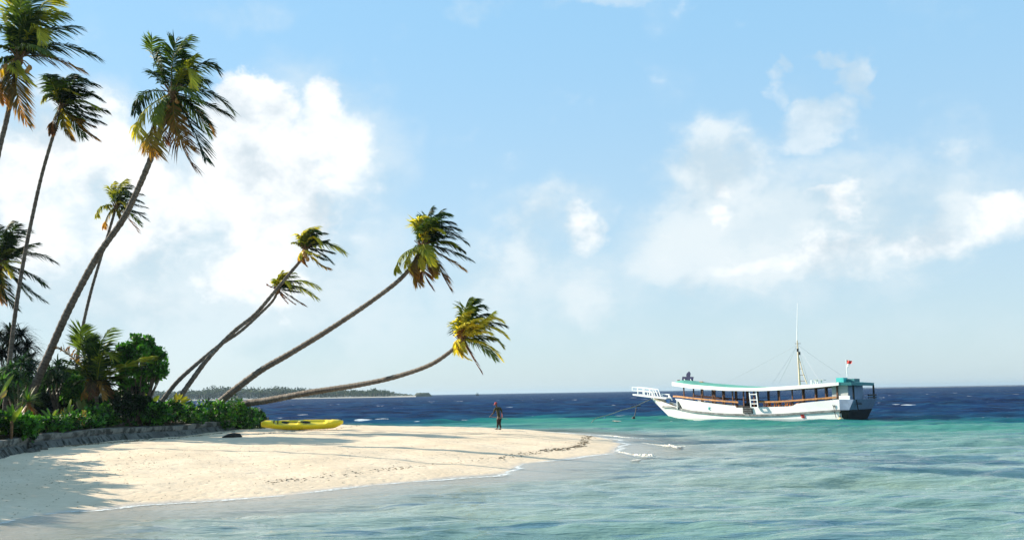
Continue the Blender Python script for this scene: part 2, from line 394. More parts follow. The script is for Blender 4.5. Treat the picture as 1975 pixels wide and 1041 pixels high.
# steep little wind waves far out show mostly the water itself, not the low sky
df = t.node('ShaderNodeBsdfDiffuse'); t.put(df.inputs[0], c); t.l.new(bp.outputs[0], df.inputs['Normal'])
gl_ = t.node('ShaderNodeBsdfGlossy'); gl_.inputs['Roughness'].default_value = .22; t.l.new(bp.outputs[0], gl_.inputs['Normal'])
mg = t.node('ShaderNodeMixShader'); mg.inputs[0].default_value = .075; t.l.new(df.outputs[0], mg.inputs[1]); t.l.new(gl_.outputs[0], mg.inputs[2])
mf = t.node('ShaderNodeMixShader'); t.put(mf.inputs[0], t.math('MULTIPLY', t.ss(rr, 38, 95), t.ss(sh, 2.0, 10.0))); t.l.new(b.outputs[0], mf.inputs[1]); t.l.new(mg.outputs[0], mf.inputs[2]); t.l.new(mf.outputs[0], out.inputs[0])
M['sea'] = m

r0 = 8*np.exp(np.arange(0, 1, 1/780.0)*math.log(420/8.0)); r1 = 420*np.exp(np.linspace(0, 1, 46)*math.log(12000/420.0))
R = np.concatenate([r0, r1]); A = np.radians(np.concatenate([np.linspace(-179.5, -40, 50)[:-1], np.linspace(-40, 40, 560), np.linspace(40, 179.5, 50)[1:]]))
RR, AA = np.meshgrid(R, A, indexing='ij'); X = RR*np.sin(AA); Y = RR*np.cos(AA)
flat = ground_h(np.clip(X, -109, 200), np.clip(Y, 4.5, 200)); depth = np.maximum(-flat, 0)
shore = -sdist(X, Y, SHORE)
reefd = (Y - (104 - .93*X))*.73
# beyond the sand on the left the drop-off lies close to the shore
reefd = np.where(X < 2, np.maximum(reefd, (Y - (98 + 1.6*np.clip(X, -9, 2)))*.8), reefd)
loc = np.maximum(RR*math.log(420/8.0)/780, RR*np.radians(80/560))
loc = np.where(RR > 420, RR*.08, loc)
g = np.random.default_rng(5); Z = np.zeros_like(X)
amp_sh = np.clip((shore-.3)/4.5, 0, 1)
fardeep = 1/(1+np.exp(-reefd/5))
for lam, amp, k, spread, sharp in ((11, .050, 6, .30, 1), (6.0, .042, 8, .32, 1), (3.2, .030, 12, .34, 1), (1.7, .020, 16, .36, 1), (.95, .014, 18, .40, 1)):
    for i in range(k):
        th = math.radians(-86) + g.normal(0, spread); l = lam*g.uniform(.75, 1.3); kx, ky = math.cos(th)*2*math.pi/l, math.sin(th)*2*math.pi/l
        ph = g.uniform(0, 6.28); ok = np.clip((l/loc-2.2)/2, 0, 1)
        s = np.sin(kx*X + ky*Y + ph + .6*np.sin(X*.05+Y*.03+i))
        Z += ok*amp/math.sqrt(k)*1.5*(s + .35*np.cos(2*(kx*X+ky*Y+ph)))*(1+1.6*fardeep)
# the steep little swell that runs in at the right of the point
sw = np.exp(-((Y - (45.5+.05*X + .8*np.sin(X*.25)))/1.0)**2)*np.clip((X-9)/8, 0, 1)*.30
sw += np.exp(-((Y - (39.0-.03*X+.6*np.sin(X*.31+1)))/1.1)**2)*np.clip((X-4)/8, 0, 1)*.10
sw += np.exp(-((Y - (63.0-.05*X+.8*np.sin(X*.2+2)))/1.3)**2)*np.clip((X-7)/8, 0, 1)*.18
Z = Z*amp_sh + sw*amp_sh
sea = grid_obj('sea', X, Y, Z, M['sea'], (('depth', depth), ('shore', shore), ('reef', reefd), ('range', RR))); tag(sea, kind='structure')
# ---------------------------------------------------------------- coconut palms
M['frond'] = leaf_mat('palm_frond', .42, .60, .20, (1.9, 1.55, .45))
M['leaf'] = leaf_mat('broad_leaf', .35, .48, .35, (1.3, 1.5, .5))
def trunk_mat(name, c0, c1):
    m, t, b, out = new_mat(name); uv = t.node('ShaderNodeUVMap'); p = t.pos()
    s = t.node('ShaderNodeSeparateXYZ'); t.l.new(uv.outputs[0], s.inputs[0])
    n = t.noise(p, 3.0, 6, .65); n2 = t.noise(p, 14, 5, .7)
    ring = t.math('FRACT', t.math('ADD', t.math('MULTIPLY', s.outputs[1], 5.2), t.math('MULTIPLY', n, .9)))
    dark = t.ss(ring, .0, .22, 1.0, 0.0)
    c = t.mix(t.ss(n, .3, .7), c0, c1); c = t.mix(t.ss(n2, .5, .75), c, tuple(x*.45 for x in c0))
    lich = t.ss(t.noise(p, 1.1, 6, .7), .56, .7)
    c = t.mix(t.math('MULTIPLY', lich, .7), c, (.33, .305, .265))
    c = t.mix(t.math('MULTIPLY', dark, .75), c, tuple(x*.25 for x in c0))
    t.put(b.inputs['Base Color'], c); b.inputs['Roughness'].default_value = .85; b.inputs['Specular IOR Level'].default_value = .2
    t.put(b.inputs['Normal'], t.bump(t.math('ADD', t.math('MULTIPLY', ring, 1.0), n2), 1.0, .07))
    return m
M['trunk'] = trunk_mat('palm_bark', (.125, .10, .08), (.225, .19, .155))
M['twig'] = pmat('shrub_wood', (.11, .08, .055), .8, .4, 8, .5)
M['fibre'] = pmat('palm_fibre', (.16, .085, .035), .9, .5, 12, .8, 40)
M['nut'] = pmat('coconut_husk', (.42, .20, .045), .5, .35, 9)
G0, G1, YG, YL, OR, BR, RD = (.014, .036, .007), (.055, .105, .015), (.26, .29, .026), (.58, .55, .07), (.30, .165, .038), (.13, .065, .030), (.15, .055, .035)  # yellow tones also carry sunlight glowing through the fronds
PAL = dict(g=(G0, G0), G=(G0, G1), b=(G0, (.030, .060, .035)), h=(G1, YG), y=(YG, YL), Y=(YL, YL), o=(YG, OR), O=(OR, OR), d=(BR, BR), r=(BR, RD), m=(G0, BR), u=(G0, OR))
WIND = V((1, -.15, .05)).normalized(); DOWN = V((0, 0, -1))
def lerp(a, b, k): return tuple(x+(y-x)*k for x, y in zip(a, b))
def bez(a, c, b, s): return a*(1-s)**2 + c*2*s*(1-s) + b*s*s
def smooth_path(pts, n):
    """Catmull-Rom through the points"""
    P = [V(p) for p in pts]; P = [P[0]*2-P[1]] + P + [P[-1]*2-P[-2]]; out = []
    for i in range(1, len(P)-2):
        for k in range(n):
            s = k/n; a, b, c, d = P[i-1:i+3]
            out.append(((b*2) + (c-a)*s + (a*2-b*5+c*4-d)*s*s + (b*3-a-c*3+d)*s**3)*.5)
    out.append(P[-2]); return out

def frond_mesh(mb, hub, mid, tip, pal, r, pairs=54, lw=.052, lratio=.335, wind=.34, grav=.46, ragged=.0):
    ctrl = mid*2 - (hub+tip)*.5; N = 14
    pts = [bez(hub, ctrl, tip, i/N) for i in range(N+1)]
    L = sum((pts[i+1]-pts[i]).length for i in range(N)); c0, c1 = pal
    mb.tube(pts, [max(.008, .040*(1-.85*i/N))*min(1.3, L/3.2) for i in range(N+1)], 4, False, col=lerp(lerp(c0, c1, .5), YL, .22))
    side0 = None; lmax = L*lratio; ph = r.random()*6
    for j in range(pairs):
        s = .13 + .87*(j+.3)/pairs
        p = bez(hub, ctrl, tip, s); T = ((ctrl-hub)*(1-s) + (tip-ctrl)*s).normalized()
        S = T.cross(V((0, 0, 1)))
        if S.length < .25: S = S + V((.5, .2, 0))
        S.normalize()
        if side0 is not None and S.dot(side0) < 0: S = -S
        side0 = S
        Nn = S.cross(T)
        for sg in (-1, 1):
            if ragged and r.random() < ragged: continue
            l = lmax*(math.sin(math.pi*min(.97, .10+.80*s))**.55)*(.86+.28*r.random())
            if s > .9: l *= 1.0 - 3.0*(s-.9)
            fw = .32 + .62*s
            d = S*sg*(1.0-.35*s) + T*fw + Nn*.12 + WIND*wind*(.7+.6*r.random()) + DOWN*grav*(.5+.6*r.random()) + V((r.gauss(0, .09), r.gauss(0, .09), r.gauss(0, .09)))
            d.normalize()
            d2 = (d + WIND*wind*.7 + DOWN*grav*(1.0+.4*math.sin(ph+j*.4))).normalized()
            wd = d.cross(Nn)
            if wd.length < .1: wd = d.cross(T)
            wd = wd.normalized()*lw*(.5 if s > .93 else .62)
            wd = (wd + Nn*lw*r.uniform(-.35, .35))
            q1 = p + d*l*.5; q2 = q1 + d2*l*.5
            k = min(1, max(0, s*1.15-.08 + r.gauss(0, .10))); cc = lerp(c0, c1, k); v = .72+.56*r.random(); cc = tuple(x*v for x in cc)
            mb.add((p-wd*.45, p+wd*.45, q1+wd, q1-wd, q2), ((0, 1, 2, 3), (3, 2, 4)), cc)

def trunk_mesh(path, w0, w1, seg=10, flare=1.25):
    """tapering stem with a groove at every old leaf scar; UV v = metres along it"""
    n = len(path); vs, fs, uvs = [], [], []; run = 0; ref = V((1, 0, 0)); lens = [0]
    for i in range(1, n): lens.append(lens[-1] + (path[i]-path[i-1]).length)
    Lt = lens[-1]
    # resample densely so that the scars are real rings
    m = max(24, int(Lt/.16)); pts = []; j = 0
    for i in range(m+1):
        x = Lt*i/m
        while j < n-2 and lens[j+1] < x: j += 1
        s = (x-lens[j])/max(1e-6, lens[j+1]-lens[j]); pts.append(path[j].lerp(path[j+1], min(1, s)))
    for i, p in enumerate(pts):
        tn = (pts[min(i+1, m)]-pts[max(i-1, 0)]).normalized(); a = (ref - tn*ref.dot(tn)).normalized(); b = tn.cross(a); ref = a
        k = i/m; rad = (w0 + (w1-w0)*k**.75)*.5*(1 + (flare-1)*max(0, 1-k*9)) * (1.065 if i % 2 else .945) * (1+.03*math.sin(i*1.7)+.02*math.sin(i*.37))
        for q in range(seg):
            an = 2*math.pi*q/seg; vs.append(p + (a*math.cos(an)+b*math.sin(an))*rad)
    for i in range(m):
        for q in range(seg):
            fs.append((i*seg+q, i*seg+(q+1) % seg, (i+1)*seg+(q+1) % seg, (i+1)*seg+q)); uvs.append(((q/seg, Lt*i/m), ((q+1)/seg, Lt*i/m), ((q+1)/seg, Lt*(i+1)/m), (q/seg, Lt*(i+1)/m)))
    return vs, fs, uvs
def add_trunk(path, w0, w1, parent, mat=None, flare=1.25):
    vs, fs, uvs = trunk_mesh(path, w0, w1, flare=flare); mb = MB(); mb.add(vs, fs, (1, 1, 1)); o = mb.build('trunk', mat or M['trunk'], parent, smooth=True)
    ul = o.data.uv_layers.new(name='UVMap'); flat = [c for q in uvs for uv in q for c in uv]; ul.data.foreach_set('uv', flat); return o

def palm(label, D0, D1, tr, w0, w1, org, hub, fronds, seed, nuts=(), flower=None, lw=.056, pairs=54, wind=.34, grav=.46, name='coconut_palm', group='coconut palms along the shore', extra=0, ztop=0):
    """tr: trunk through photo pixels, base depth D0 to crown depth D1; fronds: crop-pixel (through, tip, colour, depth of tip)"""
    r = random.Random(seed); ox, oy, sc = org; KC = .90 if name == 'coconut_palm' else 1.0
    cv = lambda q: (ox + q[0]/sc, oy + q[1]/sc)
    hp = cv(hub); H = at(hp[0], hp[1], D1)
    n = len(tr); acc = [0]
    for i in range(1, n): acc.append(acc[-1] + math.hypot(tr[i][0]-tr[i-1][0], tr[i][1]-tr[i-1][1]))
    pts = [at(q[0], q[1], D0 + (D1-D0)*acc[i]/acc[-1]) for i, q in enumerate(tr)]
    b = pts[0]; g = gz(b.x, b.y)
    if b.z > g:                                  # run the stem down into the ground behind the shrubs
        sl = (pts[0]-pts[1]); sl = sl/abs(sl.z) if abs(sl.z) > .2 else V((-1, 0, -.5)); e = pts[0] + sl*(b.z-g+.15)*.8; e.z = g-.15; pts = [e] + pts
    root = thing(name, V((pts[0].x, pts[0].y, max(gz(pts[0].x, pts[0].y), pts[0].z))), label, 'palm tree', group)
    path = smooth_path(pts + [H], 6)
    add_trunk(path, w0*.84*pxm(D0), w1*.82*pxm(D1), root)
    ax = (path[-1]-path[-4]).normalized(); kk = pxm(D1)
    cm = MB(); cr = w1*kk*.62
    cm.tube([H-ax*cr*2.4, H-ax*cr*1.2, H, H+ax*cr*1.8, H+ax*cr*4.5], [cr*.9, cr*1.35, cr*1.2, cr*.7, cr*.12], 9, True, (1, 1, 1))
    for i in range(9):
        a = i*2.4; sd = V((math.cos(a), math.sin(a)*.8, .55+.3*r.random())); cm.bar(H-ax*cr*.6, H+sd*cr*3.2, cr*.5, cr*.22)
    crown = cm.build('crown', M['fibre'], root, smooth=False)
    fl = [(f[0], f[1], f[2], f[3] if len(f) > 3 else None) for f in fronds]
    for (mid, tip, pc, dy) in fl:
        L = math.hypot(tip[0]-hub[0], tip[1]-hub[1])/sc*kk
        if dy is None: dy = r.uniform(-.75, .75)
        else: dy *= 1.0
        d = dy*max(L*.7, 1.0)
        mp_, tp = [cv((hub[0] + (q[0]-hub[0])*KC, hub[1] + (q[1]-hub[1])*KC)) for q in (mid, tip)]
        P0 = H + ax*cr*.5; P1 = at(mp_[0], mp_[1], D1 + d*.58); P2 = at(tp[0], tp[1], D1 + d)
        mb = MB(); frond_mesh(mb, P0, P1, P2, PAL[pc], r, pairs=pairs, lw=lw, wind=wind, grav=grav, ragged=.45 if pc in 'dr' else .04)
        mb.build('frond', M['frond'], crown)
    for i in range(extra):                       # fronds that point at the viewer or away, foreshortened
        a = r.uniform(0, 6.28); sgn = r.choice((-1, 1)); ln = r.uniform(2.0, 3.0)
        dr = V((math.cos(a)*.55+.35, sgn*.9, math.sin(a)*.6+.15)).normalized()
        P1 = H + dr*ln*.5 + V((0, 0, .35)); P2 = H + dr*ln*.95 + V((.35, 0, -.35))
        mb = MB(); frond_mesh(mb, H + ax*cr*.5, P1, P2, PAL[r.choice('ggGGh')], r, pairs=pairs-8, lw=lw, wind=wind, grav=grav); mb.build('frond', M['frond'], crown)
    for (q, rad) in nuts:
        qq = cv(q); c = at(qq[0], qq[1], D1 - .35); mb = MB(); mb.tube([H, H.lerp(c, .6) + V((0, 0, .12)), c + V((0, 0, rad))], [.035, .03, .025], 5); mb.ball(c, (rad, rad, rad*1.25), 10, 8); mb.build('coconut', M['nut'], crown, smooth=True)
    return root

palm('tallest coconut palm, its crown cut by the top left corner, with orange coconuts', 45, 44.5, [(-62, 800), (-40, 560), (-14, 360), (0, 283), (14, 225)], 13, 11, (0, 0, 3.59), (130, 405),
     [((130, 200), (150, -60), 'G', -.3), ((230, 110), (460, 45), 'h', -.2), ((300, 205), (605, 165), 'b', .4), ((410, 300), (735, 390), 'b', .2), ((370, 400), (625, 500), 'u', .1), ((100, 480), (245, 610), 'y', -.6),
      ((60, 240), (0, 60), 'h', -.3), ((20, 190), (-70, 160), 'g'), ((110, 640), (190, 895), 'u', -.3), ((20, 560), (20, 750), 'u', -.4), ((0, 400), (-130, 470), 'g'), ((180, 60), (220, -60), 'G', .3), ((260, 170), (300, 300), 'y', -.7),
      ((90, 100), (80, -60), 'h'), ((160, 300), (190, 150), 'g', .5), ((260, 60), (420, -50), 'h', .2), ((300, 130), (480, 70), 'g', .5), ((250, 300), (450, 330), 'g', -.3), ((240, 330), (420, 400), 'g', .6), ((70, 330), (-40, 300), 'G'), ((0, 480), (-60, 640), 'o'),
      ((150, 130), (270, 30), 'G', -.5)], 11,
     nuts=[((62, 476), .13), ((38, 462), .12), ((50, 500), .11), ((205, 470), .11), ((190, 490), .10)], extra=2)
palm('slender palm with a dark swept crown, second from the top left corner', 50, 50, [(14, 740), (19, 690), (30, 600), (46, 500), (62, 420), (80, 340), (100, 270), (112, 235)], 11, 7.5, (0, 0, 3.59), (425, 745),
     [((330, 650), (268, 700), 'h', -.3), ((365, 830), (342, 945), 'm', -.2), ((450, 880), (515, 985), 'o', -.2), ((560, 880), (690, 980), 'u', -.1), ((580, 800), (745, 860), 'g', .2), ((620, 740), (775, 772), 'g', .3), ((560, 620), (740, 690), 'g', .1),
      ((520, 560), (700, 570), 'g', -.2), ((480, 530), (630, 545), 'g', .3), ((440, 620), (550, 640), 'y', -.6), ((560, 690), (690, 745), 'h', -.5), ((470, 640), (600, 600), 'g', -.5), ((390, 620), (430, 520), 'g', .2), ((500, 690), (660, 620), 'g', .5), ((520, 820), (680, 885), 'm', .4),
      ((430, 560), (540, 490), 'g', .3), ((360, 600), (330, 540), 'g', .4), ((540, 760), (700, 800), 'g', -.5), ((400, 660), (300, 610), 'G', .5), ((480, 800), (590, 840), 'o', -.4)], 12, extra=3)
palm('big leaning palm with long drooping fronds and a thick pale trunk', 50, 48, [(52, 800), (62, 757), (92, 688), (132, 598), (188, 494), (238, 422), (268, 360), (290, 308), (303, 270)], 21, 12, (230, 50, 3.588), (372, 470),
     [((238, 235), (212, 42), 'G', -.25), ((375, 195), (505, 25), 'G', .1), ((365, 240), (400, 55), 'g', .35), ((440, 290), (555, 165), 'h', -.2), ((480, 275), (525, 440), 'y', -.7), ((590, 240), (715, 300), 'b', .2),
      ((640, 455), (825, 610), 'b', .2), ((610, 535), (815, 640), 'g', .1), ((565, 605), (672, 755), 'u', .2), ((530, 750), (612, 960), 'b', -.2), ((400, 760), (515, 875), 'O', -.45), ((435, 830), (530, 1025), 'd', .1),
      ((215, 735), (248, 940), 'o', -.4), ((130, 625), (118, 800), 'y', -.2), ((145, 470), (88, 615), 'b', .1), ((262, 560), (240, 700), 'h', -.7), ((520, 400), (605, 415), 'h', -.3), ((440, 300), (470, 185), 'g', .5), ((250, 640), (160, 905), 'u', -.1),
      ((240, 330), (260, 300), 'g', .7), ((340, 640), (300, 850), 'r', .3), ((500, 560), (640, 690), 'g', -.5), ((370, 620), (430, 800), 'h', -.1)], 13, extra=4, nuts=[((335, 560), .11), ((400, 520), .12)])
palm('small distant palm half hidden by the thick leaning trunk', 74, 74, [(146, 740), (150, 685), (160, 628), (176, 560), (196, 492), (212, 440)], 9, 6, (160, 320, 7.433), (475, 590),
     [((390, 370), (450, 180), 'h', -.2), ((520, 300), (640, 140), 'h', -.2), ((580, 330), (710, 240), 'G', -.4), ((650, 400), (890, 385), 'g', .2), ((640, 530), (965, 595), 'g', 0), ((690, 620), (970, 790), 'g', .1), ((640, 740), (830, 980), 'd', 0), ((550, 495), (640, 610), 'Y', -.6),
      ((325, 550), (385, 640), 'y', -.3), ((240, 580), (165, 745), 'h', -.1), ((350, 700), (275, 925), 'o', -.2), ((510, 690), (530, 760), 'o', -.4), ((700, 470), (900, 520), 'g', .3), ((480, 350), (560, 200), 'g', .4), ((720, 640), (900, 680), 'g', -.3)], 14, lw=.060, pairs=42, extra=2)
palm('dark palm crown at the left edge behind the slender trunk', 62, 62, [(-66, 790), (-40, 650), (-15, 560), (-4, 525)], 12, 9, (0, 400, 4.73), (-10, 520),
     [((35, 230), (115, 85), 'g', .2), ((80, 270), (175, 110), 'g', -.2), ((130, 260), (295, 165), 'g', .2), ((170, 370), (385, 300), 'g', .3), ((270, 400), (555, 490), 'g', .1), ((250, 590), (445, 725), 'g', -.1), ((190, 690), (440, 885), 'b', .1), ((110, 630), (310, 870), 'g', .3), ((40, 770), (155, 960), 'g', -.2),
      ((60, 525), (115, 645), 'y', -.6), ((-20, 700), (35, 900), 'o', -.2), ((100, 480), (215, 500), 'y', -.4), ((0, 300), (-40, 100), 'g'), ((40, 400), (130, 360), 'h', -.6), ((-40, 640), (-20, 820), 'o'), ((60, 330), (80, 200), 'g', -.4), ((120, 420), (260, 330), 'g', .5), ((120, 560), (240, 660), 'g', .5)], 15, extra=3)
palm('upper of the two crossing thin palms, its crown above the other', 57, 59, [(330, 800), (347, 766), (372, 730), (402, 690), (450, 640), (492, 606), (530, 562), (558, 528), (578, 504)], 14, 7, (500, 420, 5.78), (515, 355),
     [((475, 150), (690, 60), 'y', -.2), ((500, 190), (650, 80), 'G', .2), ((600, 180), (775, 150), 'g', .3), ((600, 230), (870, 305), 'g', .1), ((600, 200), (695, 290), 'Y', -.5), ((660, 345), (875, 390), 'g', .1), ((680, 385), (850, 525), 'g', -.1), ((570, 390), (690, 420), 'Y', -.5), ((640, 500), (815, 585), 'o', -.2),
      ((425, 275), (345, 265), 'h', -.3), ((455, 430), (530, 560), 'O', -.3), ((460, 390), (450, 470), 'Y', -.4), ((550, 120), (720, 140), 'G', -.4), ((490, 230), (560, 90), 'h', -.5), ((620, 280), (800, 230), 'g', .5), ((640, 420), (780, 480), 'g', .4)], 16, lw=.060, pairs=42, extra=2, nuts=[((540, 462), .12), ((512, 425), .12), ((500, 400), .11)])
palm('lower of the two crossing thin palms, with a ragged crown and dead fronds', 58.5, 62, [(296, 800), (312, 774), (340, 738), (372, 708), (420, 668), (462, 640), (500, 606), (526, 580)], 12, 6, (500, 420, 5.78), (212, 800),
     [((190, 690), (340, 570), 'y', -.1), ((240, 620), (425, 595), 'h', .1), ((270, 650), (465, 640), 'G', .3), ((310, 690), (495, 720), 'g', .2), ((320, 740), (550, 795), 'g', .1), ((330, 800), (480, 825), 'g', -.2), ((270, 680), (365, 795), 'Y', -.6), ((125, 760), (62, 725), 'r', 0), ((255, 880), (325, 965), 'r', -.1), ((360, 880), (540, 992), 'm', .1),
      ((250, 660), (310, 590), 'y', -.4), ((280, 760), (420, 790), 'g', -.5), ((280, 870), (420, 975), 'd', .2), ((200, 700), (260, 560), 'h', -.3)], 17, lw=.060, pairs=40, extra=2)
palm('long palm curving out over the water with a full windblown crown', 60, 58, [(410, 792), (432, 768), (500, 716), (560, 681), (640, 632), (730, 571), (783, 527)], 18, 9, (740, 380, 5.205), (400, 500),
     [((318, 270), (400, 140), 'h', -.2), ((350, 210), (515, 190), 'y', -.5), ((430, 230), (490, 60), 'g', .1), ((480, 190), (690, 130), 'G', .2), ((520, 250), (735, 235), 'g', 0), ((570, 290), (800, 310), 'g', .2), ((620, 330), (885, 460), 'g', .1), ((490, 300), (625, 350), 'Y', -.7), ((620, 440), (845, 552), 'g', .3), ((640, 520), (935, 645), 'g', .1),
      ((630, 605), (855, 750), 'u', 0), ((550, 690), (695, 970), 'm', -.2), ((480, 640), (525, 790), 'o', -.5), ((370, 600), (385, 750), 'Y', -.5), ((400, 760), (500, 965), 'r', 0), ((325, 740), (340, 915), 'o', 0), ((222, 610), (268, 775), 'y', -.3), ((165, 585), (98, 772), 'h', -.1), ((290, 650), (300, 810), 'u', -.3), ((420, 390), (365, 350), 'y', -.6),
      ((620, 430), (745, 480), 'h', -.4), ((470, 410), (650, 390), 'g', .5), ((500, 650), (510, 830), 'h', .3), ((380, 330), (340, 160), 'G', .4), ((560, 380), (740, 400), 'g', -.5), ((480, 260), (600, 90), 'g', .5), ((440, 640), (500, 820), 'u', -.3)], 18, lw=.060, extra=3)
palm('lowest palm, trunk almost level over the sea, with a yellow crown', 62, 57, [(445, 790), (470, 779), (520, 771), (600, 756), (690, 742), (760, 727), (830, 703), (877, 671)], 19, 9, (860, 560, 6.12), (190, 590),
     [((225, 220), (290, 30), 'h', -.1), ((270, 180), (375, 55), 'G', .2), ((330, 190), (475, 155), 'G', .2), ((145, 330), (325, 180), 'y', -.3), ((205, 395), (445, 290), 'Y', -.6), ((280, 400), (420, 390), 'Y', -.7), ((110, 610), (185, 810), 'Y', -.3), ((135, 710), (295, 835), 'Y', -.4), ((270, 710), (440, 1000), 'r', 0),
      ((380, 410), (605, 215), 'Y', -.2), ((480, 310), (700, 330), 'Y', -.1), ((490, 400), (775, 535), 'y', .1), ((430, 470), (555, 495), 'Y', -.5), ((520, 530), (715, 665), 'h', .1), ((470, 620), (705, 840), 'y', -.1), ((300, 580), (410, 610), 'y', -.5), ((450, 370), (750, 390), 'g', .3), ((170, 480), (210, 440), 'O', -.5), ((350, 300), (560, 250), 'g', .5),
      ((400, 560), (640, 560), 'g', .5), ((230, 650), (330, 800), 'o', .2), ((250, 330), (330, 230), 'h', .3), ((180, 640), (250, 760), 'Y', -.5)], 19, lw=.060, extra=2)
# ---------------------------------------------------------------- shrubs, bushes and young plants behind the sea wall
DG, MG, LG, YGn = (.012, .034, .007), (.032, .105, .012), (.075, .215, .022), (.15, .25, .03)
def leaf_quad(mb, p, d, n, l, wd, col):
    """an oval leaf of six corners, slightly folded"""
    d = d.normalized(); s = d.cross(n)
    if s.length < 1e-3: s = d.cross(V((1, .3, .2)))
    s.normalize(); n = s.cross(d); e = p + d*l
    mb.add((p, p + d*l*.3 + s*wd*.5 + n*wd*.12, p + d*l*.72 + s*wd*.46 + n*wd*.12, e, p + d*l*.72 - s*wd*.46 + n*wd*.12, p + d*l*.3 - s*wd*.5 + n*wd*.12), ((0, 1, 2, 3), (0, 3, 4, 5)), col)
def rv(r): 
    z = r.uniform(-1, 1); a = r.uniform(0, 6.2832); q = math.sqrt(1-z*z); return V((q*math.cos(a), q*math.sin(a), z))
def clumps(mb, blobs, n, r, l, wd, pal, up=.35, shell=.55):
    """leaves in bunches spread through a set of rounded volumes; each bunch has its own tone"""
    vol = [b[1][0]*b[1][1] if hasattr(b[1], '__len__') else b[1]**2 for b in blobs]; tot = sum(vol)
    for (c, rad), vv in zip(blobs, vol):
        rad = V(rad) if hasattr(rad, '__len__') else V((rad, rad, rad))
        k = max(6, int(n*vv/tot/9))
        for _ in range(k):
            q = rv(r); f = shell + (1-shell)*r.random()**.5; f *= .82+.3*r.random()
            cc = V((c[0]+q.x*rad.x*f, c[1]+q.y*rad.y*f, c[2]+q.z*rad.z*f)); base = r.choices(pal[0], pal[1])[0]
            out = (q + V((0, 0, up)) + rv(r)*.3).normalized()
            for _ in range(9):
                d = (out + rv(r)*.95).normalized(); p = cc + rv(r)*l*.7; v = .7+.6*r.random(); s = .65+.6*r.random()
                leaf_quad(mb, p, d, (out*.8 + V((-.2, 0, .7)) + rv(r)*.55).normalized(), l*s, wd*s, tuple(x*v for x in base))
HP = ([DG, MG, LG, YGn], [.30, .42, .24, .04])
HP2 = ([MG, LG, YGn, DG], [.34, .42, .12, .12]); HP3 = ([DG, MG, LG, (.20, .14, .05)], [.34, .38, .23, .05])
def branchy(parent, base, tops, r0, mat, r, name='trunk'):
    mb = MB(); base = V(base)
    for tp in tops:
        tp = V(tp); k = base.lerp(tp, .5) + V((r.uniform(-.1, .1), r.uniform(-.1, .1), r.uniform(-.02, .12)))*(tp-base).length*.6
        mb.tube([bez(base, k, tp, i/6) for i in range(7)], [r0*(1-.8*i/6) for i in range(7)], 6, True, (1, 1, 1))
    return mb.build(name, mat, parent, smooth=True)

def hedge_shrub(px, py, Y, w, h, label, seed, n=520, leaf=.13, pal=HP, group='low leafy shrubs growing along the top of the sea wall'):
    """px, py: foot of the shrub in the photo; w, h in photo pixels"""
    r = random.Random(seed); Y -= .9; c = at(px, py, Y); k = pxm(Y); z0 = gz(c.x, c.y); root = thing('leafy_shrub', V((c.x, c.y, z0)), label, 'shrub', group)
    W_, H_ = w*k*.5, max(.35, c.z + h*k - z0); bl = []
    for i in range(6):
        bl.append((V((c.x + r.uniform(-.75, .75)*W_, c.y + r.uniform(-.9, .9)*.9, z0 + H_*r.uniform(.22, .62))), (W_*r.uniform(.38, .55), r.uniform(.6, 1.0), H_*r.uniform(.30, .42))))
    mb = MB(); clumps(mb, bl, n, r, leaf, leaf*.62, pal, .5, .45)
    mb.build('foliage', M['leaf'], root)
    branchy(root, (c.x, c.y, z0-.05), [b[0] for b in bl], .03, M['twig'], r, 'stem'); return root

hl = [(-12, 842, 41.5, 60, 62, 'shrub cut off by the left edge above the near end of the wall'), (30, 838, 42.5, 74, 46, 'shrub with pale flower dots below the spiky lily, above the near wall'),
      (84, 836, 45.8, 70, 42, 'low shrub above the gap in the sea wall'), (134, 834, 47.3, 70, 44, 'low shrub in front of the yellow dry grass mound'), (182, 832, 49.5, 66, 56, 'shrub with brown dead leaves hanging over the wall'),
      (230, 828, 51.2, 74, 62, 'shrub at the foot of the young palm with orange stems'), (282, 824, 53, 70, 58, 'dense shrub around the pale green palm sprout'), (328, 822, 55.2, 66, 56, 'shrub beneath the feet of the two crossing palms'),
      (372, 818, 57.6, 62, 52, 'shrub just right of the yellow palm seedling'), (412, 814, 60, 66, 50, 'shrub spilling down over the far end of the wall'), (440, 806, 62.3, 74, 54, 'tallest rounded shrub at the foot of the long curving palm')]
for i, (px, py, Y, w_, h_, lb) in enumerate(hl):
    hedge_shrub(px, py, Y, w_*1.3, h_*(.86, .95, .8, .9)[i % 4], lb, 40+i, n=2600, leaf=(.13, .18, .15, .12, .17)[i % 5], pal=(HP, HP2, HP, HP3)[i % 4])
# the bush that rolls down to the sand beyond the end of the wall
def ground_bush(name, label, bl, seed, n, leaf, pal, mat='leaf', cat='bush', group=None, trunk=True, shell=.5):
    r = random.Random(seed); b3 = []
    for (px, py, rx, Y) in bl:
        c = at(px, py, Y); k = pxm(Y); ry = rx*.82
        b3.append((c, (rx*k, max(rx*k*.8, .5), ry*k)))
    cx = sum(b[0].x for b in b3)/len(b3); cy = sum(b[0].y for b in b3)/len(b3); z0 = gz(cx, cy)
    root = thing(name, V((cx, cy, z0)), label, cat, group); mb = MB(); clumps(mb, b3, n, r, leaf, leaf*.62, pal, .4, shell); mb.build('foliage' if name != 'broadleaf_tree' else 'crown', M[mat], root)
    if trunk: branchy(root, (cx, cy, z0-.1), [b[0] for b in b3], .04 if name != 'broadleaf_tree' else .07, M['twig'], r, 'trunk' if name == 'broadleaf_tree' else 'stem')
    return root
